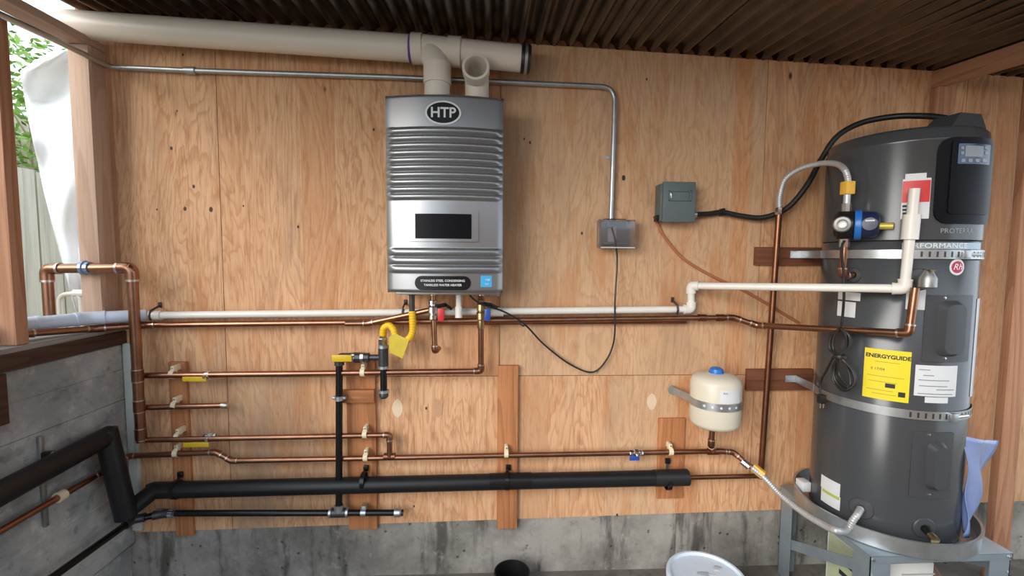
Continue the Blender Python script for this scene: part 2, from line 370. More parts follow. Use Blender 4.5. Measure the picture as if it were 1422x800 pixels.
for px, py, r_, par in ((238, 206, .007, p1), (269, 259, .007, p1), (257, 290, .008, p1), (293, 291, .010, p1), (218, 291, .004, p1), (254, 76, .005, p1), (246, 154, .004, p1), (519, 180, .006, p2), (414, 315, .006, p2), (338, 286, .004, p2), (728, 193, .005, p3), (736, 198, .006, p3), (866, 247, .011, p3), (808, 324, .006, p3), (898, 110, .005, p3), (592, 567, .006, p6), (575, 703, .005, p6), (857, 715, .006, p7)):
    c_ = B(px, py); MB().prism([(c_.x+r_*.8*math.cos(2*PI*k/10), -.0009, c_.z+r_*1.2*math.sin(2*PI*k/10)) for k in range(10)], (0, .004, 0)).build('knot', KNOT, par, smooth=0)
# concrete footing below the plywood, cast in two pours
MB().prism([(XL-.1, 0.003, FZ), (0.93, 0.003, FZ), (0.93, 0.003, zb(.93)-.002), (XL-.1, 0.003, zb(XL)-.002)], (0, 0.013, 0)).build('concrete_footing', CONCB, wall)
MB().prism([(0.933, 0.008, FZ), (3.4, 0.008, FZ), (3.4, 0.008, zb(3.4)-.004), (0.933, 0.008, zb(.933)-.004)], (0, 0.008, 0)).build('concrete_footing', CONCB, wall)

# left half-height concrete wall with the marks of its form boards
wl = MB(); zs = [FZ, .13, .131, .27, .41, .55, .69, .83, .97, 1.085]; ins = [.02, .02, 0, .002, -.002, .003, 0, .0025, 0, .002]
prof = []
for i in range(1, len(zs)-1):
    x = XL-ins[i+1]; g = 0.004 if i > 2 else 0
    prof += [(x, zs[i]+(.003 if g else 0)), (x, zs[i+1]-.003), (x-g, zs[i+1])]
prof = [(XL-.022, FZ), (XL-.022, .13)]+prof+[(XL-.2, zs[-1]), (XL-.2, FZ)]
wl.prism([(x, -1.7, z) for x, z in prof], (0, 1.7, 0))
tag(wl.build('wall_left', CONC, smooth=20), kind='structure')
# sill timber on the low wall
sb = B(168, 476).z; st_ = B(165, 459).z
MBs = MB().box((XL-.19, -1.7, 1.088), (XL+.012, -0.002, 1.146), 0.003)
sill = tag(MBs.build('sill_timber', DARKW['y']), 'long dark brown sill timber on top of the low concrete wall', 'timber')
MB().box((XL-.205, -1.7, 1.1465), (XL+.0, -0.002, 1.166), 0.002).build('sill_cap', SILL, sill)
# unseen wall added behind the viewer to block sky light, open at its left
fw = tag(MB().box((-0.55, -3.26, FZ), (3.4, -3.2, 2.2)).build('light_blocking_wall', STUD['z']), kind='structure')
# pale strip closing the corner
tag(MB().box((XL+.004, -.022, zb(XL)+.02), (XL+.045, -.001, 1.09), 0.002).build('trim_1', STRIP), kind='structure')

# ------------------------------------------------------------------ roof of corrugated sheets
ceil = tag(bpy.data.objects.new('ceiling', None), kind='structure'); COL.objects.link(ceil); WORLD['ceiling'] = V((0,0,0))
SL = math.tan(math.radians(4.4)); WAVE = 0.076
def roofz(x, y): return 2.492-0.0378*x+SL*y
def sheet(x0, x1, lift):
    mb = MB(); ys = [0.10, -0.3, -0.7, -1.2, -1.7]; n = int((x1-x0)/WAVE*12); nx = n+1; th = 0.002
    for sgn in (0, 1):
        for y in ys:
            for i in range(nx):
                x = x0+(x1-x0)*i/n; h = math.sin(2*PI*x/WAVE); h = math.copysign(abs(h)**0.7, h)
                mb.v.append(V((x, y, roofz(x, y)+0.016*h+lift+sgn*th)))
    for j in range(len(ys)-1):
        for i in range(n):
            a = j*nx+i; mb.f.append((a, a+1, a+nx+1, a+nx)); b = a+len(ys)*nx; mb.f.append((b+nx, b+nx+1, b+1, b))
    return mb.build('roof_sheet', ROOF, ceil, smooth=60)
xs = -1.80; k = 0
while xs < 3.2:
    sheet(xs, xs+WAVE*9.5, 0.0045*(k % 2)); xs += WAVE*9; k += 1

# ------------------------------------------------------------------ posts, plates and beams
PL = (B(101, 200, .12).x, B(129, 200, .12).x); pzt = B(110, 61, .12).z
t = MB().box((PL[0], -.12, 1.168), (PL[1], -.033, pzt), 0.002).build('wall_post', PALE['z'])
tag(t, 'pale vertical wooden post beside the bright opening at the left corner', 'post')
t = MB().box((PL[0]-.003, -1.7, pzt+.001), (PL[1]+.003, -.033, pzt+.034), 0.002).build('top_plate', PALE['y'])
tag(t, 'wooden top plate under the roof edge, running forward from the left post', 'beam')
q = BX(46, 482, XL-.0)
t = MB().box((XL-.10, q.y-.045, 1.168), (XL-.012, q.y+.0, 2.33), 0.002).build('sill_stud', STUD['z'])
tag(t, 'brown wooden stud standing on the sill at the left edge', 'stud')
q1, q2 = BX(10, 500, XL+.03), BX(10, 590, XL+.03)
t = MB().box((XL+.002, q1.y-.14, q2.z), (XL+.025, q1.y, 1.086), 0.002).build('wall_block', DARKW['y'])
tag(t, 'short dark brown board fixed to the concrete under the sill at left edge', 'board')
# right: beam running forward, short stud under it, free post
x0 = B(1293, 110).x
def rb(y): return roofz(x0, y)-.018
t = MB().prism([(x0, -.002, rb(0)), (x0, -1.7, rb(-1.7)), (x0, -1.7, rb(-1.7)-.075), (x0, -.002, rb(0)-.075)], (0.05, 0, 0)).build('roof_beam', STUD['y'])
tag(t, 'reddish wooden roof beam running forward above the grey tank', 'beam')
t = MB().box((x0, -.038, .3), (x0+.085, -.001, rb(0)-.078), 0.002).build('wall_stud', STUD['z'])
tag(t, 'wooden stud on the plywood behind the tall grey tank', 'stud')
q = B(1392, 600, .15); 
t = MB().box((q.x, -.15, FZ), (q.x+.09, -.112, 2.33), 0.002).build('free_post', STUD['z'])
tag(t, 'wooden post right of the grey tank, at the right edge', 'post')

# ------------------------------------------------------------------ boards nailed on the plywood
def board(px0, py0, px1, py1, m, label, th=.03, off0=0.001, name='backing_board', zlo=None):
    a, b = B(px0, py0, th), B(px1, py1, th)
    o = MB().box((a.x, -off0-th, b.z), (b.x, -off0, a.z), 0.002).build(name, m); tag(o, label, 'board', 'boards nailed to the plywood'); return o
board(233, 503, 268, 744, BOARD['z'], 'tall wooden board behind the yellow valve handles on the left copper branches', .02)
board(480, 497, 524, 735, BOARD['z'], 'tall wooden board behind the vertical black gas pipe', .018)
b2 = B(466, 542, .04); b3 = B(520, 559, .04)
tag(MB().box((b2.x, -.045, b3.z), (b3.x, -.020, b2.z), 0.002).build('wood_block', BOARD['x']), 'short horizontal wood block clamped to the vertical gas pipe', 'block')
board(691, 508, 718, 734, BOARD['z'], 'lone upright wooden board below the heater, in the middle of the wall', .022)
board(915, 581, 948, 692, BOARD['z'], 'short upright wooden board behind the capped end of the black insulation', .012)
board(1050, 343, 1142, 369, REDW, 'upper dark red-brown horizontal board left of the grey tank', .02)
board(1038, 513, 1128, 542, REDW, 'lower dark red-brown horizontal board left of the grey tank', .02)

# ------------------------------------------------------------------ outdoors at the left
fence = thing('wooden_fence', 'weathered grey wooden fence outdoors, seen through the left opening', 'fence', (-3.0, 1.3, FZ))
for i in range(20):
    y = -0.55+i*0.155; zt_ = 2.02+random.uniform(-.03, .03)
    MB().box((-3.0+random.uniform(-.008, .008), y, FZ-.02), (-2.978+random.uniform(-.004, .004), y+.143, zt_), 0.002).build('fence_board', FENCE, fence)
MB().box((-3.03, -.55, 1.62), (-3.009, 2.5, 1.70)).build('fence_rail', FENCE, fence)
hill = MB(); hx = [-3.25, -3.6, -4.2, -5.2, -7, -9]; hz = [.3, 1.35, 2.1, 2.75, 3.6, 4.2]
hy = [-4+.35*i for i in range(34)]
for j, y in enumerate(hy):
    for x, z in zip(hx, hz): hill.v.append(V((x+random.uniform(-.1, .1), y, z+random.uniform(-.12, .12)-.05*max(0, y-3))))
for j in range(len(hy)-1):
    for i in range(5): a = j*6+i; hill.f.append((a, a+1, a+7, a+6))
tag(hill.build('hillside', SOIL, smooth=60), kind='structure')
# tarp
tb = MB(); rows = 26; cols = 14
le = [(70, 76), (96, 28), (130, 33), (170, 40), (215, 50), (270, 62), (320, 75), (400, 96), (440, 108)]
def lerp(tab, y):
    for (a, b), (c, d) in zip(tab, tab[1:]):
        if a <= y <= c: return b+(d-b)*(y-a)/(c-a)
    return tab[-1][1]
for j in range(rows+1):
    py = 70+370*j/rows; xl_ = lerp(le, py)
    for i in range(cols+1):
        u = i/cols; px = xl_+(150-xl_)*u
        tb.v.append(B(px, py, -.30+.03*math.sin(u*9+j*.35)+.02*math.sin(j*.9+u*3)-.10*math.exp(-((j-5)/2.2)**2)))
for j in range(rows):
    for i in range(cols):
        a = j*(cols+1)+i; tb.f.append((a, a+1, a+cols+2, a+cols+1))
tag(tb.build('tarp', TARP, smooth=80, solid=0.004), 'white tarp hanging outdoors behind the left post', 'tarp')
# outdoor pipe beyond the wall
og = [B(112, 407, -.12), B(112, 407, -.12), B(82, 409, -.12), B(82, 409, -.12)]; og[0] = V((og[0].x, og[0].y, FZ-.1)); og[3] = V((og[3].x, og[3].y, FZ-.1))
OP = thing('garden_pipe', 'thin pale bent pipe outdoors between the copper loop and the post', 'pipe', og[0])
MB().tube(fillet(og, .04, 5), .011, 10).build('tube', PVCC, OP); MB().tube([og[1]+V((-.03, 0, 0)), og[1]+V((.02, 0, 0))], .017, 10).build('coupling', PVC, OP)
# shrub: many small leaves on stems
lb = MB(); c = V((-4.1, 2.0, 2.5))
for i in range(5200):
    a = random.uniform(0, 2*PI); r = random.uniform(.05, 1)**.6; h = random.uniform(-.55, 1)
    p = c+V((math.cos(a)*r*.55, math.sin(a)*r*2.4, h*1.0*(1-.35*r)))
    d = V((random.gauss(0, 1), random.gauss(0, 1), random.gauss(0, .8))).normalized(); s_ = d.cross(V((random.gauss(0, 1), random.gauss(0, 1), random.gauss(0, 1)))).normalized()
    l_ = random.uniform(.05, .11); lb.add([p, p+d*l_*.5+s_*l_*.2, p+d*l_, p+d*l_*.5-s_*l_*.2], [(0, 1, 2, 3)])
sh = thing('shrub', 'green leafy shrub growing outdoors at the upper left', 'shrub', (c.x, c.y, 1.6))
tag(lb.build('foliage', LEAF, sh, smooth=0), kind='stuff')
tw = MB()
for i in range(26):
    p = V((c.x+random.uniform(-.2, .2), c.y+random.uniform(-2.1, 2.1), 1.5)); tw.tube([p, p+V((random.uniform(-.2, .2), random.uniform(-.2, .2), .6)), p+V((random.uniform(-.4, .4), random.uniform(-.4, .4), 1.3))], [.02, .013, .005], 6)
tag(tw.build('stems', TWIG, sh), kind='stuff')

# ================================================================== PIPE HELPERS
def pipe(name, label, cat, pts, r, m, fr=None, fit=1.18, fitm=None, bands=(), clipends=True, group=None, elbow=True):
    """a plumbed run: straight tubes, an elbow fitting on each bend, optional couplings (point, half length)"""
    pts = [V(p) for p in pts]; T = thing(name, label, cat, pts[0], group); fr = fr or r*2.6
    for a, b in zip(pts, pts[1:]):
        MB().tube([a, b], r).build('tube', m, T)
    if elbow:
        for i in range(1, len(pts)-1):
            a, b, c = pts[i-1], pts[i], pts[i+1]; q = min(fr, (a-b).length*.45, (c-b).length*.45)
            p0 = b+(a-b).normalized()*q; p2 = b+(c-b).normalized()*q
            path = [p0]+fillet([p0, b, p2], q*.95, 6)[1:-1]+[p2]
            e = MB().tube(path, r*fit).build('elbow', fitm or m, T)
            for q_, d_ in ((p0, (a-b).normalized()), (p2, (c-b).normalized())):
                MB().tube([q_-d_*r*.1, q_+d_*r*.35], r*(fit+.06)).build('solder_joint' if m in (COPPER, COPPERD) else 'socket_rim', SOLDER if m in (COPPER, COPPERD) else (fitm or m), e)
    for p, h, d in bands:
        MB().tube([p-d*h, p+d*h], r*fit).build('coupling', fitm or m, T)
    return T
def flex(path, r, m, name, parent=None, ripple=0.12, pitch=0.009):
    pts = [V(p) for p in path]; acc = [0]
    for a, b in zip(pts, pts[1:]): acc.append(acc[-1]+(b-a).length)
    tot = acc[-1]; n = int(tot/pitch*4); out = []; rs = []; j = 0
    for i in range(n+1):
        s_ = tot*i/n
        while j < len(acc)-2 and acc[j+1] < s_: j += 1
        u = (s_-acc[j])/max(1e-9, acc[j+1]-acc[j]); out.append(pts[j].lerp(pts[j+1], u)); rs.append(r*(1+ripple*math.cos(2*PI*i/4)))
    return MB().tube(out, rs, 12).build(name, m, parent, smooth=60)
XV = V((1, 0, 0)); YV = V((0, 1, 0)); ZV = V((0, 0, 1))
def clip(px, py, r, label, off=.04, vertical=False):
    """cream plastic clip: a split ring with a nail ear"""
    p = B(px, py, off); T = thing('pipe_clip', label, 'pipe clip', p, 'cream clips holding copper pipes')
    ax = ZV if vertical else XV; lat = XV if vertical else ZV
    mb = MB(); n = 14
    for h in (-.010, .010):
        for rad in (r+.0005, r+.0065):
            for k in range(n+1):
                a = math.radians(-150+300*k/n); mb.v.append(p+ax*h+(-YV*math.cos(a)+lat*math.sin(a))*rad)
    def ix(h, q, k): return (h*2+q)*(n+1)+k
    for k in range(n):
        mb.f += [(ix(0,1,k), ix(0,1,k+1), ix(1,1,k+1), ix(1,1,k)), (ix(0,0,k), ix(1,0,k), ix(1,0,k+1), ix(0,0,k+1)), (ix(0,0,k), ix(0,0,k+1), ix(0,1,k+1), ix(0,1,k)), (ix(1,0,k), ix(1,1,k), ix(1,1,k+1), ix(1,0,k+1))]
    for k in (0, n): mb.f.append((ix(0,0,k), ix(0,1,k), ix(1,1,k), ix(1,0,k)))
    mb.build('ring', CLIP, T)
    c = p+lat*(r+.004)
    MB().box((c.x-.008, p.y-.004, c.z-.006), (c.x+.008, -.0005, c.z+.020), .003).build('nail_ear', CLIP, T)
    MB().lathe(V((c.x, p.y-.0035, c.z+.012)), -YV, [(.004, 0), (.004, .002), (.001, .003)], 8).build('nail_head', DULL, T)
def valve(px, py, off, r, hm, label, hlabel, hdx=-.06, hz=-.008, hl=.05):
    """ball valve on a horizontal pipe with a flat lever"""
    p = B(px, py, off); T = thing('ball_valve', label, 'valve', p, 'ball valves on the copper pipes')
    MB().lathe(p-XV*.032, XV, [(r*1.25, 0), (r*1.4, .004), (r*1.4, .016), (r*1.1, .018), (r*1.75, .024), (r*1.75, .040), (r*1.1, .046), (r*1.4, .048), (r*1.4, .060), (r*1.25, .064)], 10).build('body', CHROME, T, smooth=25)
    MB().tube([p, p-YV*(r*2.3)], .006, 10).build('stem', BRASS, T)
    q = p-YV*(r*2.2); x1, x0_ = q.x+.008, q.x+hdx-hl
    h = MB().box((min(x0_, x1), q.y-.005, q.z+hz-.012), (max(x0_, x1), q.y, q.z+hz+.010), .002).build('lever', hm, T); tag(h, hlabel)
    MB().tube([q+YV*.001, q-YV*.009], .007, 6).build('nut', CHROME, h)
    return T

# ================================================================== TANKLESS HEATER
hl_, hr_ = -0.440, 0.047; hzb, hzt = B(535, 407, .25).z, B(532, 128, .25).z
HT = thing('tankless_water_heater', 'silver wall-hung tankless water heater with ribbed front and oval badge', 'water heater', ((hl_+hr_)/2, -.13, hzb))
MB().box((hl_+.004, -.215, hzb), (hr_-.004, -.004, hzt-.004), .008).build('case', SILVERD, HT)
hc = (hl_+hr_)/2; hw = (hr_-hl_)/2
def bulge(x): return .215+.040*(1-((x-hc)/hw)**2)
def zrow(py): return B(615, py, .25).z
ribz = [zrow(181+10.2*i) for i in range(10)]+[zrow(350), zrow(362), zrow(374)]
def rib(x, z):
    ed = min(1, max(0, (hw-.012-abs(x-hc))/.012)); h = 0
    for i, rz in enumerate(ribz):
        d = (z-rz)/(.0135 if i < 10 else .016)
        if abs(d) < 1: h = max(h, (1-d*d)**.8)
    return h*.0085*ed
zs_ = [hzb+(hzt-hzb)*i/260 for i in range(261)]; xs_ = [hl_+(hr_-hl_)*i/36 for i in range(37)]
fc = MB()
for z in zs_:
    for x in xs_:
        e = min(1, max(0, min(z-hzb, hzt-z)/.014)); ee = min(1, max(0, min(x-hl_, hr_-x)/.006))
        fc.v.append(V((x, -(bulge(x)+rib(x, z))+.014*(1-e)**2+.006*(1-ee), z)))
nx = len(xs_); nz = len(zs_)
for j in range(nz-1):
    for i in range(nx-1): a = j*nx+i; fc.f.append((a, a+1, a+nx+1, a+nx))
base = len(fc.v); per = [i for i in range(nx)]+[j*nx+nx-1 for j in range(1, nz)]+[(nz-1)*nx+i for i in range(nx-2, -1, -1)]+[j*nx for j in range(nz-2, 0, -1)]
fc.v += [V((fc.v[i].x, -.205, fc.v[i].z)) for i in per]
for i in range(len(per)): k2 = (i+1) % len(per); fc.f.append((per[i], per[k2], base+k2, base+i))
front = fc.build('front_cover', SILVER, HT, smooth=40)
def hpt(px, py, out=0.0):
    p = B(px, py, .255)
    for _ in range(4): p = B(px, py, bulge(p.x)+out)
    return p
def hpatch(x0, x1, z0, z1, o0, o1, name, m, parent, rad=.004, n=12):
    """a plate lying on the bulged front"""
    out = []
    for cx, cz, a0 in ((x1-rad, z1-rad, 0), (x0+rad, z1-rad, 90), (x0+rad, z0+rad, 180), (x1-rad, z0+rad, 270)):
        for k in range(6): a = math.radians(a0+18*k); out.append((cx+rad*math.cos(a), cz+rad*math.sin(a)))
    bm = bmesh.new(); vs = [bm.verts.new((x, 0, z)) for x, z in out]; f = bm.faces.new(vs)
    for i in range(1, n): bmesh.ops.bisect_plane(bm, geom=bm.verts[:]+bm.edges[:]+bm.faces[:], plane_co=(x0+(x1-x0)*i/n, 0, 0), plane_no=(1, 0, 0))
    r_ = bmesh.ops.extrude_face_region(bm, geom=bm.faces[:]); top = {g for g in r_['geom'] if isinstance(g, bmesh.types.BMVert)}
    for v in bm.verts: v.co.y = -(bulge(v.co.x)+(o1 if v in top else o0))
    return MB().addbm(bm).build(name, m, parent, smooth=30)
a, b = hpt(566, 291), hpt(664, 336); bez = hpatch(a.x, b.x, b.z, a.z, -.004, .009, 'display_bezel', SILVER, HT, .006)
a, b = hpt(577, 297), hpt(655, 332); dsp = tag(hpatch(a.x, b.x, b.z, a.z, .002, .0105, 'display', PANELM, HT, .003), 'black glass display window')
a, b = hpt(600, 301), hpt(650, 330); hpatch(a.x, b.x, b.z, a.z, .005, .0112, 'screen', PANELM, dsp, .003)
c = hpt(615.5, 157); ew, eh = .073, .048
def ell(rw, rh, o0, o1, name, m, par):
    pts = [(c.x+rw*math.cos(2*PI*k/40), -bulge(c.x)-o1, c.z+rh*math.sin(2*PI*k/40)) for k in range(40)]
    return MB().prism(pts, (0, o1-o0, 0)).build(name, m, par, smooth=30)
emb = tag(ell(ew, eh, -.012, .004, 'badge', LABEL, HT), 'oval black badge with silver rim and letters HTP'); ell(ew-.008, eh-.007, .002, .0055, 'badge_face', BLACK, emb)
text('HTP', .056, TEXTG, emb, (V((c.x, -bulge(c.x)-.0062, c.z-.001)), XV, ZV), weight=.0012, sx=1.0)
a, b = hpt(576, 383), hpt(654, 403); npl = tag(hpatch(a.x, b.x, b.z, a.z, -.004, .003, 'nameplate', BLACK, HT, (a.z-b.z)/2*.98), 'black pill-shaped nameplate with white lettering')
nc = hpt(615, 393); ybase = -bulge(nc.x)-.0036
text('STAINLESS STEEL CONDENSING', .0128, TEXTW, npl, (V((nc.x, ybase, nc.z+.009)), XV, ZV), weight=.0002)
text('TANKLESS WATER HEATER', .0128, TEXTW, npl, (V((nc.x, ybase, nc.z-.009)), XV, ZV), weight=.0002)
a, b = hpt(667.5, 383), hpt(683, 398.5); es = tag(hpatch(a.x, b.x, b.z, a.z, -.002, .0012, 'energy_sticker', SKYB, HT, .001, 4), 'light blue square sticker')
cc = (a+b)/2; text('energy', .012, TEXTW, es, (V((cc.x, -bulge(cc.x)-.0022, cc.z+.008)), XV, ZV), shear=.3)
text('STAR', .009, TEXTW, es, (V((cc.x, -bulge(cc.x)-.0022, cc.z-.012)), XV, ZV))
# bottom connections of the heater
for px in (572, 601, 668): p = B(px, 412, .12); MB().tube([V((p.x, -.12, hzb+.01)), V((p.x, -.12, hzb-.02))], .017, 12).build('outlet_stub', BRASS if px > 580 else IRON, HT)
MB().box((hl_+.03, -.19, hzb-.012), (hr_-.03, -.03, hzb+.006), .003).build('bottom_plate', STEEL, HT)
MB().box((hr_-.075, -.05, hzb-.03), (hr_-.008, -.04, hzb+.004), .002).build('mounting_bracket', STEEL, HT)
p = B(637, 415, .12)
dr = thing('condensate_drain', 'short white pipe stub hanging below the heater', 'pipe', (p.x, -.12, hzb-.012))
MB().tube([V((p.x, -.12, hzb-.012)), V((p.x, -.12, B(637, 428, .12).z))], .013).build('tube', PVC, dr)
MB().tube([V((p.x, -.12, B(637, 426, .12).z)), V((p.x, -.12, B(637, 441, .12).z))], .0165).build('socket', PVC, dr)

# ================================================================== VENT PIPES
vo_ = .105; VR = .0555
va, vb = B(96, 34, vo_), B(571, 67.5, vo_); vc, vd, ve = B(587, 68, vo_), B(640, 73, vo_), B(727, 82, vo_)
VT = thing('exhaust_vent', 'large cream plastic exhaust pipe running along under the roof', 'vent pipe', vd)
dv = (ve-va).normalized()
ext = va-dv*.12
MB().tube([ext, vb], VR, 28).build('pipe_section', VENT, VT)
MB().tube([vb-dv*.006, vb+dv*.004], VR*1.02, 28).build('primer_ring', PURPLE, VT)
MB().tube([vb+dv*.004, vc], VR*1.13, 28).build('socket', VENT, VT)
MB().tube([vc, vd-dv*.055], VR*1.03, 28).build('wye_body', VENT, VT)
MB().tube([vd-dv*.055, vd], VR*1.13, 28).build('socket', VENT, VT)
MB().tube([vd, ve], VR, 28).build('pipe_section', VENT, VT)
cp = MB().lathe(ve-dv*.012, dv, [(VR*1.05, 0), (VR*1.10, .004), (VR*1.10, .034), (VR*1.0, .042), (.001, .044)], 28).build('rubber_cap', RUBBER, VT)
MB().lathe(ve+dv*.004, dv, [(VR*1.12, 0), (VR*1.12, .012)], 28, caps=False).build('clamp_band', STEEL, cp)
# branch: leaves the wye towards lower right, turns down into the heater
bx = B(607, 120, .14).x
b0 = B(596, 70, vo_); b1 = V((bx, -.135, B(610, 88, .14).z)); b2_ = V((bx, -.135, hzt-.01))
br = fillet([b0, b1, b2_], .07, 8)
MB().tube(br, VR*.97, 26).build('branch_pipe', VENT, VT)
for z0, h in ((B(607, 107, .14).z, .03), (B(607, 93, .14).z, .012)): MB().tube([V((bx, -.135, z0-h)), V((bx, -.135, z0+h))], VR*1.06, 26).build('coupling', VENT, VT)
# intake elbow, mouth towards the viewer
ip = B(661, 103, .16); ix_ = B(662, 128, .135).x
IN = thing('intake_elbow', 'cream plastic elbow on top of the heater with open mouth facing forward', 'vent pipe', (ix_, -.12, hzt))
def hollow(path, ro, ri, seg=28):
    m1 = MB().tube(path, ro, seg, False); m2 = MB().tube(path, ri, seg, False); n = len(path); mb = MB(); o1 = len(m1.v)
    mb.add(m1.v+m2.v, m1.f+[tuple(i+o1 for i in f)[::-1] for f in m2.f])
    for r0 in (0, (n-1)*seg):
        for k in range(seg): k2 = (k+1) % seg; mb.f.append((r0+k, r0+k2, o1+r0+k2, o1+r0+k))
    return mb
mz = ip.z
pth = fillet([V((ix_, -.10, hzt-.006)), V((ix_, -.10, mz-.004)), V((ip.x, -.20, mz+.012))], .06, 10)
hollow(pth, .052, .046).build('elbow', VENT, IN)
d_ = (pth[-1]-pth[-2]).normalized()
hollow([pth[-1]-d_*.035, pth[-1]+d_*.006], .057, .0465).build('rim', VENT, IN)

# ================================================================== ELECTRICAL
# steel conduit
cp0 = B(168, 94, .022); ll = BX(-60, -8, -1.735)
cpts = [BX(-90, -22, -1.655), BX(60, 48, -1.655), BX(110, 72, -1.65), B(148, 90.5, .05), cp0, B(265, 98, .022), B(540, 107, .022), B(812, 119, .022)]
cz = B(849, 300, .03)
CT = thing('electrical_conduit', 'thin steel electrical conduit crossing the wall above the heater', 'conduit', cpts[-1])
MB().tube(smoothpath(cpts[:5], 6), .0115, 12).build('bent_tube', STEEL, CT)
MB().tube(cpts[4:], .0115, 12).build('straight_tube', STEEL, CT)
e0 = B(812, 119, .022); e1 = B(853, 121, .022); e2 = B(853, 165, .022)
MB().tube(fillet([e0, V((e2.x, -.022, e0.z-.003)), e2], .115, 14), .0115, 12).build('bend', STEEL, CT)
MB().tube([e2, V((cz.x, -.024, cz.z-.012))], .0115, 12).build('straight_tube', STEEL, CT)
MB().tube([cp0+(cpts[5]-cp0)*.93, cp0+(cpts[5]-cp0)*1.07], .0165, 12).build('coupling', STEEL, CT)
p = B(851, 218, .022); MB().box((p.x-.03, -.006, p.z-.006), (p.x-.008, -.001, p.z+.006)).build('strap', STEEL, CT)
# outlet box with in-use cover
a, b = B(832, 304, .06), B(880, 345, .06)
OB = thing('outlet_box', 'weatherproof outlet box with smoky clear bubble cover', 'outlet', ((a.x+b.x)/2, 0, b.z))
w_ = b.x-a.x
MB().box((a.x+.004, -.045, b.z+.004), (b.x-.012, -.001, a.z), .006).build('back_box', SILVERD, OB)
MB().box((a.x+.02, -.058, a.z-.035), (b.x-.035, -.045, a.z+.002), .004).build('hinge_hood', BLACK, OB)
rc = MB().box((a.x+.045, -.052, b.z+.03), (a.x+.085, -.045, a.z-.03), .003).build('receptacle', LABEL, OB)
MB().box((a.x+.025, -.0555, b.z+.018), (b.x-.030, -.0455, b.z+.028), .002).build('cover_plate', SILVERD, OB)
# bubble cover as an open shell
sh_ = MB(); X0, X1, Z0, Z1 = a.x, b.x, b.z, a.z-.004
pr = [(0, .045), (0, .075), (.006, .09), (.016, .093)]
rows_ = []
for ins_, dep in pr: rows_.append([V((X0+ins_, -dep, Z0+ins_)), V((X1-ins_, -dep, Z0+ins_)), V((X1-ins_, -dep, Z1-ins_)), V((X0+ins_, -dep, Z1-ins_))])
for r_ in rows_: sh_.v += r_
for i in range(3):
    for k in range(4): k2 = (k+1) % 4; sh_.f.append((i*4+k, i*4+k2, i*4+4+k2, i*4+4+k))
sh_.f.append((12, 13, 14, 15)); sh_.build('bubble_cover', SMOKE, OB, solid=.003)
MB().tube([V((X0+.004, -.088, Z0+.003)), V((X1-.004, -.088, Z0+.003))], .003, 8).build('cover_lip', LABEL, OB)
# heater power cord
pl0 = V((a.x+.05, -.06, a.z-.028))
PC = thing('hanging_cord', 'thin black power cord hanging in a loop between outlet and heater', 'cord', pl0)
MB().box((pl0.x-.015, -.083, pl0.z-.014), (pl0.x+.013, -.053, pl0.z+.012), .004).build('plug', RUBBER, PC)
MB().tube(smoothpath([V((pl0.x+.004, -.08, pl0.z-.01)), B(855, 338, .075), B(857, 365, .06), B(854, 420, .07), B(853, 470, .05), B(842, 500, .03), B(822, 517, .02), B(790, 505, .02), B(755, 478, .025), B(728, 450, .10), B(700, 433, .115), B(672, 424, .13), B(655, 413, .14), V((B(650, 408, .14).x, -.13, hzb+.005))], 8), .0042, 8).build('cable', RUBBER, PC)
tp = B(726, 451, .115); MB().lathe(tp+V((-.008, 0, .008)), V((.8, -.3, -.6)), [(.006, 0), (.009, .004), (.009, .016), (.006, .02)], 12).build('ferrite', RUBBER, PC)
# disconnect box
a, b = B(921, 252, .09), B(965, 309, .09)
DB = thing('disconnect_box', 'grey metal electrical disconnect box on the plywood', 'electrical box', ((a.x+b.x)/2, 0, b.z))
MB().box((a.x-.004, -.075, b.z+.006), (b.x-.006, -.001, a.z-.006), .004).build('box_body', BOXG, DB)
cv = MB().box((a.x+.002, -.092, b.z), (b.x, -.076, a.z), .004).build('cover', BOXG, DB)
za, zc = B(930, 264, .095).z, B(930, 279, .095).z
rx0, rx1 = B(929, 270, .095).x, B(960, 270, .095).x
fr_ = MB()
for (u0, u1, v0, v1) in ((rx0, rx1, za-.006, za), (rx0, rx1, zc, zc+.005), (rx0, rx0+.005, zc, za), (rx1-.006, rx1, zc, za)): fr_.box((u0, -.099, v0), (u1, -.090, v1), .001)
fr_.build('handle_frame', BOXG, cv)
MB().box((rx0+.004, -.1, zc+.010), (rx0+.012, -.092, za-.008), .002).build('latch', CHROME, cv)
p = B(967, 298, .05)
MB().tube([V((b.x-.008, -.05, p.z)), V((b.x+.022, -.05, p.z))], .016, 12).build('cable_connector', STEEL, DB)
MB().box((a.x-.014, -.06, b.z+.006), (a.x-.003, -.02, b.z+.035), .002).build('knockout_plug', BLACK, DB)
# heavy black cable, box to tank
TZT = TS(1262, 178).z
hp = TS(1318, 166, .03); conn = B(1321, 166, .36)
WH = thing('power_whip', 'thick black electrical whip curving from grey box up to the tank top', 'cable', V((b.x+.02, -.05, p.z)))
MB().tube(smoothpath([V((b.x+.02, -.05, p.z)), B(985, 297, .03), B(1003, 295, .022), B(1030, 300, .03), B(1060, 302, .05), B(1093, 289, .08), B(1120, 258, .10), B(1140, 222, .10), B(1162, 190, .12), B(1195, 171, .15), B(1240, 162, .21), B(1280, 161, .28), B(1305, 163, .33), conn]), .0125, 12).build('cable', RUBBER, WH)
p = B(1003, 295, .022); MB().box((p.x-.006, -.04, p.z-.016), (p.x+.006, -.001, p.z+.018), .002).build('strap', BLACK, WH)
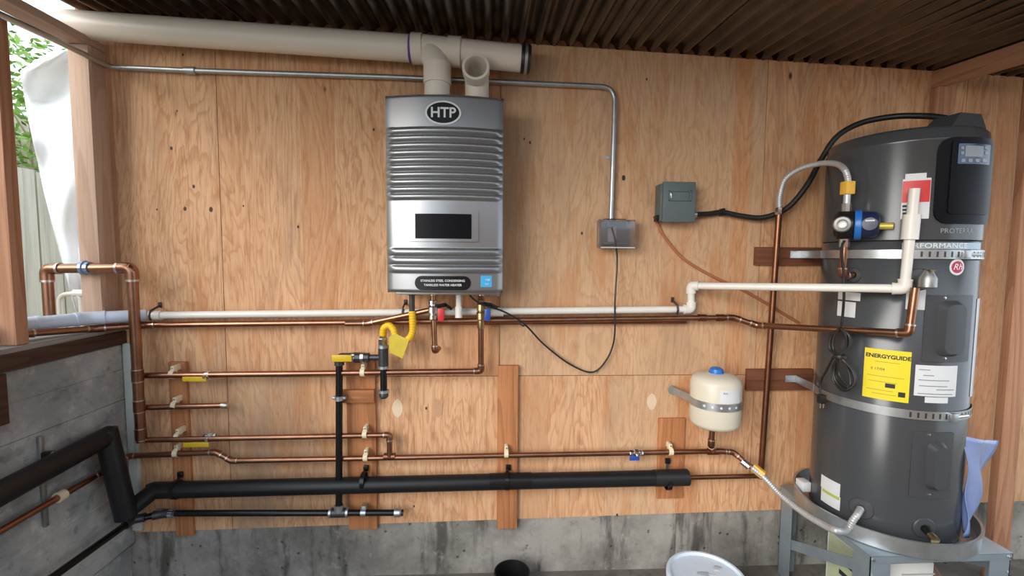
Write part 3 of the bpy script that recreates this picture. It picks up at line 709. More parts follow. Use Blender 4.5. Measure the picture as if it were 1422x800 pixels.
# thin orange line on the wall
OR = MB().tube(smoothpath([B(908, 300, .006), B(915, 315, .008), B(925, 332, .008), B(950, 360, .008), B(990, 384, .008), B(1030, 402, .008), B(1070, 425, .008), B(1110, 449, .008)]), .0065, 8).build('orange_cable', ORANGE)
tag(OR, 'thin rust-orange cable running diagonally down the wall to the tank', 'cable')

# ================================================================== COPPER AND PVC ON THE LEFT AND MIDDLE
CR = .0135
# big riser with loop over the sill
rt = B(183, 372, .15); rbm = B(196, 610, .07)
pts = [V((B(70, 450, .15).x, -.15, 0.9)), B(65, 373, .15), rt, V((B(196, 610, .095).x, -.095, rbm.z))]
RI = pipe('copper_riser', 'thick copper riser in the left corner, looping over the sill', 'pipe', pts, .0205, COPPER, .05)
uc = B(121, 372, .15); MB().lathe(uc-XV*.02, XV, [(.024, 0), (.031, .004), (.031, .016), (.026, .018), (.026, .034), (.024, .036)], 12).build('union', plain('blue_grey_union', (.28, .36, .50), .35, .6), RI, smooth=20)
rbot = pts[-1]
for py in (520, 563, 603):
    z_ = B(195, py, .10).z; p = rt.lerp(rbot, (rt.z-z_)/(rt.z-rbot.z)); d_ = (rt-rbot).normalized()
    e = MB().tube([p-d_*.026, p+d_*.026], .0225).build('tee', COPPERD, RI)
    for h in (-.028, .026): MB().tube([p+d_*h, p+d_*(h+.004)], .0235).build('solder_joint', SOLDER, e)
rx = B(195, 563, .10).x
# wall pvc
pv0 = B(190, 438, .055); pvL = [BX(-60, 458, -1.80), BX(30, 451, -1.80), B(165, 439.5, .075), pv0]
PB = pipe('pvc_pipe', 'bluish white plastic pipe crossing over the sill at the left', 'pipe', [pvL[0], pvL[1], V((-1.70, -.162, pv0.z+.002)), B(203, 438, .055)], .0265, PVCB, .04, 1.06)
wp = [B(203, 438, .052), B(946, 430, .052), B(962, 427, .055), B(962, 397, .075)]
tankq = TS(1256, 401, .055)
WP = pipe('pvc_drain_pipe', 'long white plastic drain pipe along the wall, stepping up to the tank', 'pipe', [B(203, 438, .052), B(960, 429.5, .052), V((B(960, 397, .06).x, -.055, B(960, 397, .06).z)), tankq, TS(1270, 262, .055)], .0165, PVC, .03, 1.32)
for px, py in ((215, 438), (690, 433.5)):
    c_ = B(px, py, .052); MB().tube([c_-XV*.03, c_+XV*.03], .021).build('coupling', PVC, WP)
c_ = tankq.lerp(TS(1270, 262, .055), .62); dd = (TS(1270, 262, .055)-tankq).normalized(); MB().tube([c_-dd*.045, c_+dd*.045], .0265).build('coupling', PVC, WP)
# straps on the wall pvc: dark hooks
for px, py, lb_ in ((212, 438, 'small dark pipe hook at the left end of the white wall pipe'), (939, 430, 'small dark pipe hook beside the white pipe step-up'), (560, 434, 'small dark pipe hook above the yellow gas hose')):
    p = B(px, py, .052); T = thing('pipe_hook', lb_, 'pipe hook', p, 'dark hooks on the wall pipes')
    MB().tube([p+V((0, .05, .04)), p+V((0, -.012, .022)), p+V((0, -.021, 0)), p+V((0, -.012, -.021))], .005, 8).build('hook', MALL, T); MB().box((p.x-.006, -.008, p.z+.03), (p.x+.006, -.001, p.z+.055)).build('nail_plate', MALL, T)
# long copper line under it
la = B(205, 451.5, .05)
tq = TS(1262, 463, .085); tq2 = TS(1275, 400, .085)
tq2 = V((tq.x+.012, tq.y-.0, TS(1274, 400, .085).z))
pipe('copper_line', 'long copper pipe below the white wall pipe, dipping across to the tank', 'pipe',
     [BX(-60, 477, -1.77), BX(30, 464, -1.77), V((-1.69, -.150, la.z+.000)), la, B(1018, 441, .05), B(1052, 452, .09), tq, tq2], CR, COPPER, .03, 1.2)
c_ = B(965, 441.5, .05)
p2a = [B(512, 449, .075), B(600, 430, .12)]
HC = pipe('copper_branch', 'copper pipe slanting from the long line up to the hot valve under the heater', 'pipe', [B(480, 449.6, .075)]+p2a, .0125, COPPER, .02, 1.2)
pipe('copper_line', 'second copper pipe just below the long copper line, right of the heater', 'pipe', [B(600, 448, .030), B(952, 446.5, .030)], .0115, COPPERD)
for px in (975, 1000):
    c_ = B(px, 441.3, .05); tag(MB().tube([c_-XV*.018, c_+XV*.018], .0175).build('copper_coupling', COPPERD), 'tarnished copper coupling on the long line, '+('nearer the white step-up' if px < 980 else 'just before the dip to the tank'), 'coupling', 'couplings on the long copper line')
# hot stub with red valve
hs = B(601, 432, .12)
pipe('copper_stub', 'short copper stub hanging below the heater with a bent capped end', 'pipe', [V((hs.x, -.12, hzb-.015)), V((B(604, 487, .12).x, -.12, B(604, 487, .12).z)), B(609, 484, .06)], .0125, COPPER, .02, 1.25)
HV = thing('isolation_valve', 'isolation valve under the heater with red handle', 'valve', hs, 'isolation valves under the heater')
MB().lathe(hs+ZV*.05, -ZV, [(.014, 0), (.019, .004), (.019, .02), (.014, .024), (.022, .032), (.022, .058), (.015, .064), (.018, .068), (.018, .085), (.013, .09)], 12).build('body', CHROME, HV, smooth=25)
MB().tube([hs+V((.015, 0, .02)), hs+V((.06, -.02, .03))], .009, 8).build('drain_port', IRON, HV)
MB().tube([hs+V((.06, -.02, .03)), hs+V((.085, -.01, .01))], .007, 8).build('drain_cap', IRON, HV)
q0, q1 = B(608, 428, .15), B(617, 446, .15); MB().box((q0.x, -.16, q1.z), (q1.x, -.148, q0.z), .004).build('handle', RED, HV)
# cold line
cx_ = B(668, 515, .06)
pipe('copper_line', 'copper branch from the riser to the heater cold inlet, topmost of the left branches', 'pipe', [V((rx, -.075, B(196, 520.5, .06).z)), V((cx_.x, -.065, cx_.z)), V((cx_.x, -.10, B(668, 425, .11).z)), V((cx_.x, -.12, hzb-.015))], CR, COPPER, .03, 1.22)
for py in (485, 492, 504): c_ = V((cx_.x, -.072, B(668, py, .07).z)); MB().tube([c_-ZV*.005, c_+ZV*.005], .0165, 12)
cc = V((cx_.x, -.112, B(668, 437, .11).z))
CV = thing('isolation_valve', 'isolation valve under the heater with blue handle', 'valve', cc, 'isolation valves under the heater')
MB().lathe(cc+ZV*.05, -ZV, [(.014, 0), (.019, .004), (.019, .03), (.015, .034), (.021, .042), (.021, .07), (.0165, .076), (.0165, .11), (.0145, .115)], 12).build('body', BRASS, CV, smooth=25)
MB().tube([cc+V((.012, 0, .05)), cc+V((.045, .0, .045)), cc+V((.075, 0, .03))], .008, 8).build('drain_port', IRON, CV)
q0, q1 = B(673, 429, .15), B(681, 446, .15); MB().box((q0.x, -.15, q1.z), (q1.x, -.138, q0.z), .004).build('handle', BLUE, CV)
# middle stub and lower branch
CS = pipe('copper_stub', 'short capped copper stub off the riser, second of the left branches', 'pipe', [V((rx, -.075, B(196, 564.5, .06).z)), B(316, 563, .055)], .0125, COPPER)
c_ = B(312, 563, .055); MB().lathe(c_-XV*.012, XV, [(.0155, 0), (.016, .02), (.012, .028), (.001, .031)], 14).build('pipe_cap', SOLDER, CS)
pipe('copper_line', 'copper branch with yellow valve low on the riser, turning down to join the lowest line', 'pipe', [V((rx, -.085, rbm.z)), V((rx, -.085, B(196, 607, .06).z-.004)), V((B(541, 603, .055).x, -.055, B(541, 604, .055).z)), V((B(541, 633, .055).x, -.055, B(541, 634, .055).z))], .0125, COPPER, .024, 1.22)
# lowest copper line, coming along the left wall
lw = [BX(-70, 778, -1.655), BX(140, 657, -1.655), V((-1.655, -.055, B(178, 633, .05).z)), B(300, 628, .05), B(322, 640, .05), B(1000, 626.5, .05), B(1018, 628, .05), B(1045, 650, .10)]
LW = pipe('copper_line', 'lowest copper line, with a small kink, running under the expansion tank', 'pipe', lw, .0125, COPPER, .024, 1.18)
c_ = B(541, 634, .05); MB().tube([c_-XV*.026, c_+XV*.026], .0165).build('tee', COPPERD, LW)
c_ = B(990, 627, .05); MB().tube([c_-XV*.026, c_+XV*.026], .0165).build('tee', COPPERD, LW)
MB().tube([B(1030, 640, .075), B(1040, 648, .095)], .018, 10).build('adapter', CHROME, LW)
# clips
clip(240, 520, CR, 'cream pipe clip on the topmost left copper branch, over the left board', .066)
clip(243, 563, .0125, 'cream pipe clip on the short capped copper stub', .062)
clip(247, 607, .0125, 'cream pipe clip on the lower valve branch, over the left board', .066)
clip(245, 629, .0125, 'cream pipe clip on the lowest copper line, over the left board', .05)
clip(504, 517, CR, 'cream pipe clip on the copper branch right of the gas valve', .064)
clip(507, 603, .0125, 'cream pipe clip on the copper branch near its downturn', .056)
clip(508, 635, .0125, 'cream pipe clip on the lowest copper line, right of the vertical gas pipe', .05)
clip(703, 630, .0125, 'cream pipe clip on the lowest copper line, over the middle board', .05)
clip(931, 627, .0125, 'cream pipe clip on the lowest copper line, left of the expansion tank', .05)
valve(290, 521, .064, .0135, YLEV, 'ball valve with yellow lever on the topmost left copper branch', 'flat yellow lever', -.045)
valve(293, 607, .064, .0125, YLEV, 'ball valve with yellow lever on the lower left copper branch', 'flat yellow lever', -.055, -.022)
valve(883, 629, .05, .0125, BLUE, 'ball valve with blue lever on the lowest copper line', 'flat blue lever', -.0, -.012, .04)

# ================================================================== GAS LINE
GR = .0145
gx = B(471, 712, .06)
gl = [BX(-30, 875, -1.615), V((-1.615, -.10, B(200, 716, .07).z)), V((-1.50, -.065, B(222, 713, .065).z)), B(560, 712, .06)]
GP = pipe('gas_pipe', 'black iron gas pipe low on the wall, coming around the left corner', 'pipe', gl, GR, IRON, .04, 1.35, MALL)
MB().lathe(B(548, 712, .06), XV, [(.019, 0), (.02, .004), (.02, .026), (.012, .034), (.001, .036)], 14).build('end_cap', STEEL, GP)
for px in (222, 240): c_ = B(px, 713, .063); MB().tube([c_-XV*.013, c_+XV*.013], .0225, 10).build('union', STEEL, GP)
MB().tube([gx-XV*.04, gx+XV*.04], .0215, 14).build('tee', MALL, GP)
for s_ in (-1, 1): MB().tube([gx+XV*s_*.034, gx+XV*s_*.044], .024, 14).build('tee_rim', STEEL, GP)
c_ = B(505, 712, .06); MB().tube([c_-XV*.012, c_+XV*.012], .0185, 12).build('clamp', STEEL, GP)
MB().box((c_.x-.01, c_.y, c_.z), (c_.x+.01, -.025, c_.z+.03), .002).build('clamp_ear', STEEL, GP)
gt = B(470, 500, .085)
GV = thing('gas_riser', 'vertical black iron gas pipe with shut-off valve feeding the yellow hose', 'pipe', gx)
gy = -.075
MB().tube([V((gx.x, gy+.012, gx.z)), V((gt.x, gy, gt.z))], .0155).build('tube', IRON, GV)
MB().tube([V((gx.x, gy+.012, gx.z+.008)), V((gx.x, gy+.012, gx.z+.04))], .0215, 14).build('tee_neck', STEEL, GV)
c_ = V((B(471, 553, .075).x, gy, B(471, 553, .075).z)); MB().tube([c_-ZV*.01, c_+ZV*.01], .0195, 14).build('clamp_band', STEEL, GV)
MB().box((c_.x-.03, gy-.006, c_.z-.006), (c_.x+.03, gy+.028, c_.z+.006), .002).build('clamp_bar', STEEL, GV)
ez = B(470, 497, .08).z; tx = B(532, 497, .08).x
MB().tube(fillet([V((gt.x, gy, ez-.035)), V((gt.x, gy, ez)), V((gt.x+.04, gy, ez))], .03, 8), .0215, 14).build('elbow', MALL, GV)
MB().lathe(V((gt.x+.035, gy, ez)), XV, [(.017, 0), (.022, .004), (.022, .02), (.014, .024), (.024, .034), (.024, .062), (.014, .07), (.022, .076), (.022, .1), (.014, .104), (.014, .16)], 10).build('valve_body', MALL, GV, smooth=25)
for h in (.058, .098): MB().tube([V((gt.x+h, gy, ez)), V((gt.x+h+.014, gy, ez))], .0245, 8).build('valve_nut', CHROME, GV)
q0, q1 = B(461, 494, .105), B(489, 501, .105); lv = MB().box((q0.x, -.112, q1.z-.004), (q1.x, -.102, q0.z+.004), .003).build('lever', YLEV, GV); tag(lv, 'flat yellow lever')
MB().tube([V((tx, gy, ez+.05)), V((tx, gy, ez-.045))], .0225, 14).build('tee', MALL, GV)
zl = B(532, 548, .08).z
MB().tube([V((tx, gy, ez)), V((tx, gy, zl))], .0155).build('drip_leg', IRON, GV)
MB().lathe(V((tx, gy, zl+.012)), -ZV, [(.019, 0), (.021, .003), (.021, .022), (.015, .03), (.001, .032)], 14).build('drip_cap', MALL, GV)
for z_ in (ez+.05, ez-.045, zl+.014): MB().tube([V((tx, gy, z_-.006)), V((tx, gy, z_+.006))], .024, 14).build('ring', STEEL, GV)
zf = B(532, 472, .08).z
MB().lathe(V((tx, gy, ez+.055)), ZV, [(.018, 0), (.021, .005), (.021, .03), (.016, .036), (.014, .06)], 6).build('hose_nut', CHROME, GV, smooth=20)
# yellow hose
YH = thing('gas_hose', 'yellow coated gas hose looping up to the heater', 'hose', V((tx, gy, zf)))
gs = B(572, 412, .12)
flex(smoothpath([V((tx, gy, ez+.1)), V((tx, gy, B(532, 466, .08).z)), B(533, 456, .082), B(540, 452, .088), B(546, 457, .095), B(550, 467, .10), B(559, 473, .105), B(568, 470, .11), B(573, 460, .115), B(573, 445, .12), V((gs.x, -.12, B(572, 432, .12).z))], 8), .0155, YEL, 'hose', YH, .05, .012)
MB().tube([V((gs.x, -.12, B(572, 434, .12).z)), V((gs.x, -.12, hzb-.01))], .0125, 12).build('nipple', MALL, YH)
ta = [B(540, 469, .125), B(548, 463, .125), B(568, 472, .125), B(566, 480, .12), B(559, 498, .115), B(541, 490, .115)]
tgp = MB().prism(ta, (0, .002, 0)).build('yellow_tag', YPAPER, YH, smooth=0); tag(tgp, 'yellow paper warning tag')

# ================================================================== FOAM INSULATED LINE
FI = thing('insulated_pipe', 'fat black foam insulated pipe low across the wall and left corner', 'pipe', B(560, 670, .06))
xw = XL+.075
f0 = BX(-80, 728, xw); f1 = BX(147, 607, xw); f2 = BX(174, 712, xw+.04); f3 = B(212, 681, .065); f4 = B(955, 663, .06)
MB().tube([f0, f1+ (f1-f0).normalized()*.02], .041, 24).build('foam_sleeve', FOAM, FI)
MB().tube([f1+V((0, 0, .03)), f2+(f2-f1).normalized()*.02], .041, 24).build('foam_sleeve', FOAM, FI)
MB().tube([f2+V((0, .02, 0)), V((-1.54, -.07, f3.z+.002))], .036, 24).build('foam_sleeve', FOAM, FI)
fx = f3+XV*.0
MB().tube([V((-1.56, -.068, f3.z-.004)), fx, B(692, 669, .062)], .0375, 24).build('foam_sleeve', FOAM, FI)
MB().tube([B(690, 669, .062), B(912, 664, .061)], .037, 24).build('foam_sleeve', FOAM, FI)
MB().tube([B(680, 669, .062), B(738, 667.5, .062)], .0385, 24).build('tape_wrap', BLACK, FI)
MB().tube([B(908, 664, .061), f4], .039, 24).build('foam_end', RUBBER, FI)
MB().tube([B(915, 664, .061), B(1052, 661, .05)], .0115, 14).build('inner_tube', COPPERD, FI)
for px, py, lb_ in ((247, 660, 'black strap hanger on the foam pipe over the left board'), (507, 651, 'black strap hanger on the foam pipe beside the vertical gas pipe'), (706, 650, 'black strap hanger on the foam pipe over the middle board'), (929, 641, 'black strap hanger on the foam pipe below the expansion tank')):
    p = B(px, py+4, .045); q = B(px-2, 668 if px > 400 else 680, .062); T = thing('pipe_hanger', lb_, 'hanger', p, 'strap hangers on the foam pipe')
    hollow([q-XV*.009, q+XV*.009], .0425, .0385, 20).build('band', IRON, T)
    MB().beam(q+V((0, .01, .038)), V((p.x, -.026, p.z+.008)), .012, .004, YV).build('strap', IRON, T)
    MB().box((p.x-.012, -.034, p.z-.004), (p.x+.012, -.021, p.z+.022), .002).build('nail_plate', IRON, T)
# hanger on the left wall
p = BX(62, 632, XL+.02); T = thing('pipe_hanger', 'dark metal strut hanger holding foam pipe and copper on the concrete', 'hanger', p)
MB().box((XL+.003, p.y-.007, BX(62, 735, XL+.02).z), (XL+.014, p.y+.007, BX(62, 605, XL+.02).z), .001).build('strut', DULL, T)
MB().box((XL+.015, p.y-.012, p.z-.014), (XL+.05, p.y+.012, p.z+.014), .004).build('bracket', IRON, T)
MB().lathe(V((XL+.05, p.y, p.z+.004)), XV, [(.01, 0), (.01, .006), (.004, .008)], 8).build('bolt', CHROME, T)
p = BX(84, 689, -1.655); T = thing('pipe_clip', 'cream pipe clip on the copper pipe at the concrete wall', 'pipe clip', p, 'cream clips holding copper pipes')
d_ = (lw[1]-lw[0]).normalized(); hollow([p-d_*.014, p+d_*.014], .021, .013, 16).build('ring', CLIP, T)

# ================================================================== RIGHT: RECIRCULATION LINE, EXPANSION TANK
vtop = B(1082, 292, .10); vbot = B(1056, 664, .045)
VP_ = pipe('copper_line', 'vertical copper pipe left of the grey tank, rising to the braided hose', 'pipe', [vbot, vtop], .0135, COPPERD)
MB().lathe(vtop-ZV*.02, ZV, [(.017, 0), (.019, .004), (.019, .03), (.014, .034)], 8).build('hose_nut', CHROME, VP_)
ax_ = tang(TS(1176, 312)); PUo = .075
pump_c = TS(1174, 313, PUo)
BH = thing('braided_hose', 'braided steel hose arching from the copper pipe to the blue pump', 'hose', vtop)
htop = TS(1177, 262, PUo)
flex(smoothpath([vtop+ZV*.01, B(1083, 272, .11), B(1090, 250, .13), B(1110, 235, .18), B(1140, 227, .26), B(1162, 228, .34), B(1173, 236, .40), V((pump_c.x, pump_c.y, TS(1176, 250, PUo).z)), V((pump_c.x, pump_c.y, htop.z))], 8), .0115, HOSE, 'hose', BH, .05, .008)
MB().tube([V((pump_c.x, pump_c.y, htop.z+.01)), V((pump_c.x, pump_c.y, TS(1177, 290, PUo).z))], .0125, 12).build('hose_end', HOSE, BH)
for cpx, lb_ in ((1, ''),):
    z0, z1 = TS(1178, 270, PUo).z, TS(1178, 252, PUo).z; z0, z1 = min(z0, z1), max(z0, z1)
    MB().box((pump_c.x-.018, pump_c.y-.018, z0), (pump_c.x+.018, pump_c.y+.018, z1), .003).build('tape_flag', YTAPE, BH)
# pump
tv = V((math.cos(ax_), math.sin(ax_), 0)); ov = V((math.sin(ax_), -math.cos(ax_), 0))
vd_ = (CAM-pump_c); vd_.z = 0; vd_.normalize(); tv = V((-vd_.y, vd_.x, 0)); tv = tv if tv.x > 0 else -tv; ov = vd_
PU = thing('circulation_pump', 'small blue and black circulation pump in front of the tank', 'pump', pump_c)
MB().lathe(pump_c-tv*.040, tv, [(.02, 0), (.040, .003), (.054, .016), (.057, .034), (.055, .064), (.05, .068)], 28).build('volute', BLACK, PU)
MB().lathe(pump_c-tv*.010+ov*.046+ZV*.002, ov, [(.030, 0), (.031, .006), (.027, .011), (.018, .013), (.014, .011), (.001, .012)], 28).build('chrome_plate', DULL, PU)
MB().lathe(pump_c+tv*.028, tv, [(.055, 0), (.058, .003), (.058, .019), (.055, .022)], 28).build('flange', BRIGHTB, PU)
mo = MB().lathe(pump_c+tv*.050, tv, [(.050, 0), (.051, .01), (.050, .04), (.042, .052), (.02, .056), (.001, .056)], 28).build('motor', NAVY, PU)
MB().lathe(pump_c+tv*.074+ov*.047, ov, [(.024, 0), (.024, .006), (.001, .007)], 24).build('dial', NAVY, mo)
MB().obox(pump_c+tv*.074+ov*.0545+ZV*.012, tv*.014, ov*.0006, ZV*.0025).build('print_line', TEXTG, mo)
MB().tube([pump_c+ZV*.03, pump_c+ZV*.085], .017, 8).build('inlet', CHROME, PU)
MB().tube([pump_c-ZV*.03, pump_c-ZV*.085], .018, 8).build('outlet', CHROME, PU)
# brass nipple from motor side to the pvc
na = TS(1222, 314, .05); nb = TS(1241, 314, .05); tag(MB().tube([na, nb], .013, 12).build('brass_nipple', plain('yellow_brass_nipple', (.60, .48, .10), .4, .3)), 'short yellow nipple between the blue pump and the white riser', 'fitting')
# pump outlet pipe to tank port
po = V((pump_c.x, pump_c.y, pump_c.z-.085)); tp_ = TS(1186, 382, -.004); 
pipe('copper_stub', 'short copper pipe below the pump turning into the tank port', 'pipe', [po, V((po.x, po.y, tp_.z)), tp_], .013, COPPER, .025, 1.2)
# cord of the pump, coiled
pc0 = pump_c-ZV*.06+ov*.03
def tk(px, py, o): return TS(px, py, o)
PK = thing('pump_cord', 'black pump cord tied in a hanging coil against the tank', 'cord', tk(1163, 500, .03))
MB().tube(smoothpath([pc0, tk(1169, 345, .10), tk(1171, 380, .085), tk(1172, 410, .085), tk(1170, 440, .07), tk(1168, 455, .09)]), .0048, 8).build('cable', RUBBER, PK)
for i in range(5):
    s_ = 1-.10*i; o_ = .085+.012*math.sin(i*2.1)
    MB().tube(smoothpath([tk(1166, 456, o_), tk(1166-13*s_, 468, o_), tk(1166-14*s_, 485, o_), tk(1168, 497, o_+.012), tk(1168+17*s_, 515, o_), tk(1170+18*s_, 532, o_), tk(1172+4*i*.3, 543-2*i, o_+.008), tk(1158+2*i, 530-2*i, o_), tk(1156+2*i, 512, o_), tk(1164, 496, o_+.012), tk(1166+14*s_, 482, o_), tk(1166+14*s_, 466, o_), tk(1168, 457, o_)], 6), .0045, 8).build('coil', RUBBER, PK)
MB().tube(smoothpath([tk(1160, 490, .09), tk(1150, 510, .07), tk(1140, 530, .06), tk(1139, 548, .06)]), .0045, 8).build('cable_end', RUBBER, PK)
pe = tk(1141, 553, .06); MB().box((pe.x-.013, pe.y-.013, pe.z-.022), (pe.x+.013, pe.y+.013, pe.z+.016), .004).build('plug', RUBBER, PK)
for s_ in (-1, 1): MB().box((pe.x+s_*.007-.002, pe.y-.004, pe.z-.042), (pe.x+s_*.007+.002, pe.y+.004, pe.z-.022)).build('prong', CHROME, PK)
wz = tk(1166, 495, .10); MB().lathe(wz-ZV*.008, ZV, [(.021, 0), (.023, .005), (.021, .014)], 12).build('tie', RUBBER, PK)

# expansion tank
ec = B(993, 560, .15); er = .110; z1 = B(993, 521, .15).z; z0 = B(993, 590, .15).z
ET = thing('expansion_tank', 'small cream expansion tank with blue cap strapped to the plywood', 'tank', (ec.x, -.15, z0))
MB().lathe(V((ec.x, -.15, z0)), ZV, [(.03, -.006), (.085, -.002), (.102, .008), (er, .024), (er, .12), (er, z1-z0-.032), (er-.008, z1-z0-.010), (er-.03, z1-z0+.003), (.03, z1-z0+.012), (.001, z1-z0+.013)], 40).build('shell', CREAM, ET, smooth=60)
MB().lathe(V((ec.x, -.15, z1+.008)), ZV, [(.032, 0), (.033, .006), (.028, .022), (.018, .028), (.001, .029)], 10).build('cap', BRIGHTB, ET)
MB().tube([V((ec.x-.008, -.15, z0)), V((ec.x-.008, -.15, z0-.02))], .02, 8).build('nipple', BRASS, ET)
def ring_patch(c, R_, a0, a1, z0, z1, th, n=16):
    mb = MB()
    for i in range(n+1):
        a = a0+(a1-a0)*i/n
        for r_, z in ((R_, z0), (R_+th, z0), (R_+th, z1), (R_, z1)): mb.v.append(V((c.x+r_*math.sin(a), c.y-r_*math.cos(a), z)))
    for i in range(n):
        for k in range(4): k2 = (k+1) % 4; mb.f.append((i*4+k, i*4+k2, i*4+4+k2, i*4+4+k))
    mb.f.append((0, 1, 2, 3)); mb.f.append((n*4+3, n*4+2, n*4+1, n*4)); return mb
ctr = V((ec.x, -.15, 0)); zs0, zs1 = B(993, 573, .26).z, B(993, 562, .26).z
stp = ring_patch(ctr, er+.0005, math.radians(-115), math.radians(100), zs0, zs1, .002, 30).build('strap', STEEL, ET)
for dg in (-50, -32, -14, 4, 22):
    a_ = math.radians(dg); pp = V((ec.x+(er+.002)*math.sin(a_), -.15-(er+.002)*math.cos(a_), (zs0+zs1)/2)); MB().lathe(pp, V((math.sin(a_), -math.cos(a_), 0)), [(.0055, 0), (.0055, .001), (.001, .0012)], 10).build('strap_hole', LABEL, stp)
MB().beam(V((ec.x-.10, -.11, (zs0+zs1)/2)), V((ec.x-.150, -.004, (zs0+zs1)/2+.01)), .004, .034, ZV).build('strap_arm', STEEL, ET)
MB().lathe(V((ec.x-.145, -.012, (zs0+zs1)/2+.01)), -YV, [(.022, 0), (.022, .004), (.001, .005)], 14).build('anchor', STEEL, ET)
elb = ring_patch(ctr, er+.0005, math.radians(-18), math.radians(34), B(993, 561, .26).z, B(993, 543, .26).z, .0008, 10).build('label', LABEL, ET)
pp = B(990, 547, .262); text('FLO', .011, TEXTB, elb, (V((ec.x-.012, -.2625, pp.z)), XV, ZV))
pipe('copper_stub', 'short copper pipe joining the expansion tank to the line below', 'pipe', [V((ec.x-.008, -.15, z0-.012)), V((ec.x-.010, -.148, B(990, 618, .14).z+.004)), B(990, 627, .05)], .0125, COPPERD, .022, 1.25)

# ================================================================== TALL HYBRID WATER HEATER
TZB = 0.395
TK = thing('hybrid_water_heater', 'tall dark grey hybrid tank water heater with black control panel', 'water heater', (TC.x, TC.y, TZB))
def trow(py, px=1255): return TS(px, py).z
zseam = trow(334)
MB().lathe(V((TC.x, TC.y, 0)), ZV, [(TR-.01, TZB), (TR, TZB+.004), (TR, zseam-.004), (TR-.003, zseam-.001)], 96).build('jacket', TANKM, TK, smooth=50)
MB().lathe(V((TC.x, TC.y, 0)), ZV, [(TR-.002, zseam), (TR+.002, zseam+.003), (TR+.002, TZT-.055), (TR+.004, TZT-.05), (TR+.004, TZT-.042), (TR+.001, TZT-.038), (TR-.002, TZT-.012), (TR-.012, TZT), (TR-.03, TZT+.006), (.001, TZT+.012)], 96).build('top_shroud', TANKM, TK, smooth=50)
def tpatch(px0, py0, px1, py1, o0, o1, name, m, parent, rad=.004, n=8, at=None):
    """plate wrapped on the jacket between two sighted corners"""
    a0, a1 = tang(TS(px0, (py0+py1)/2)), tang(TS(px1, (py0+py1)/2)); pm = (px0+px1)/2; z1_, z0_ = TS(pm, py0).z, TS(pm, py1).z
    return apatch(a0, a1, z0_, z1_, o0, o1, name, m, parent, rad, n)
def apatch(a0, a1, z0_, z1_, o0, o1, name, m, parent, rad=.004, n=8, bevel=0.0):
    x0_, x1_ = a0*TR, a1*TR; out = []; rad = min(rad, (x1_-x0_)*.49, (z1_-z0_)*.49)
    for cx, cz, q0_ in ((x1_-rad, z1_-rad, 0), (x0_+rad, z1_-rad, 90), (x0_+rad, z0_+rad, 180), (x1_-rad, z0_+rad, 270)):
        for k in range(5): a = math.radians(q0_+22.5*k); out.append((cx+rad*math.cos(a), cz+rad*math.sin(a)))
    bm = bmesh.new(); bm.faces.new([bm.verts.new((x, 0, z)) for x, z in out])
    for i in range(1, n): bmesh.ops.bisect_plane(bm, geom=bm.verts[:]+bm.edges[:]+bm.faces[:], plane_co=(x0_+(x1_-x0_)*i/n, 0, 0), plane_no=(1, 0, 0))
    r_ = bmesh.ops.extrude_face_region(bm, geom=bm.faces[:]); top = {g for g in r_['geom'] if isinstance(g, bmesh.types.BMVert)}
    cx, cz = (x0_+x1_)/2, (z0_+z1_)/2
    for v in bm.verts:
        if v in top:
            if bevel: sxx = max(0, 1-bevel/((x1_-x0_)/2)); szz = max(0, 1-bevel/((z1_-z0_)/2)); v.co.x = cx+(v.co.x-cx)*sxx; v.co.z = cz+(v.co.z-cz)*szz
            o_ = o1
        else: o_ = o0
        v.co = tpt(v.co.x/TR, v.co.z, o_)
    return MB().addbm(bm).build(name, m, parent, smooth=30)
# control panel
cpn = tag(tpatch(1298, 191, 1371, 311, 0, .012, 'control_panel', PANELM, TK, .045, 14), 'glossy black control panel with small blue screen')
tpatch(1315, 196, 1367, 298, .011, .016, 'panel_face', PANELM, cpn, .012, 10)
scr = tpatch(1325, 201, 1366, 229, .015, .0175, 'screen', SCREEN, cpn, .003, 8)
tpatch(1334, 204, 1357, 219, .017, .0182, 'screen_window', SILVERD, cpn, .002, 6)
for px in (1331, 1340, 1349, 1358): tpatch(px-2.5, 222, px+2.5, 226.5, .017, .019, 'button', SILVERD, cpn, .002, 2)
for px, py in ((1330, 207), (1330, 214), (1361, 207), (1361, 214)): tpatch(px-2, py-2, px+2, py+2, .017, .019, 'button', SILVERD, cpn, .002, 2)
# lettering below the panel and band
tcol = tang(TS(1330, 320)); text('PROTERRA', .025, plain('dim_print', (.30, .32, .34), .5), TK, None, bend=(tcol, TS(1330, 321).z, .003), sx=1.0)
bnd = apatch(tang(TS(1252, 348)), tang(TS(1360, 348)), trow(346), trow(337), .001, .0025, 'brand_band', STAND, TK, .001, 14)
text('PERFORMANCE', .026, TEXTW, bnd, None, bend=(tang(TS(1302, 342)), (trow(346)+trow(337))/2, .0032), sx=1.15)
lc = TS(1329, 371); la_, lz_ = tang(lc), lc.z
rl = apatch(la_-.11, la_+.11, lz_-.030, lz_+.030, 0, .0012, 'round_logo', LABEL, TK, .03, 8)
apatch(la_-.085, la_+.085, lz_-.022, lz_+.022, .001, .0020, 'logo_disc', plain('crimson_print', (.45, .02, .08), .5), rl, .022, 8)
text('Rh', .032, TEXTW, rl, None, bend=(la_, lz_, .0027), shear=.3)
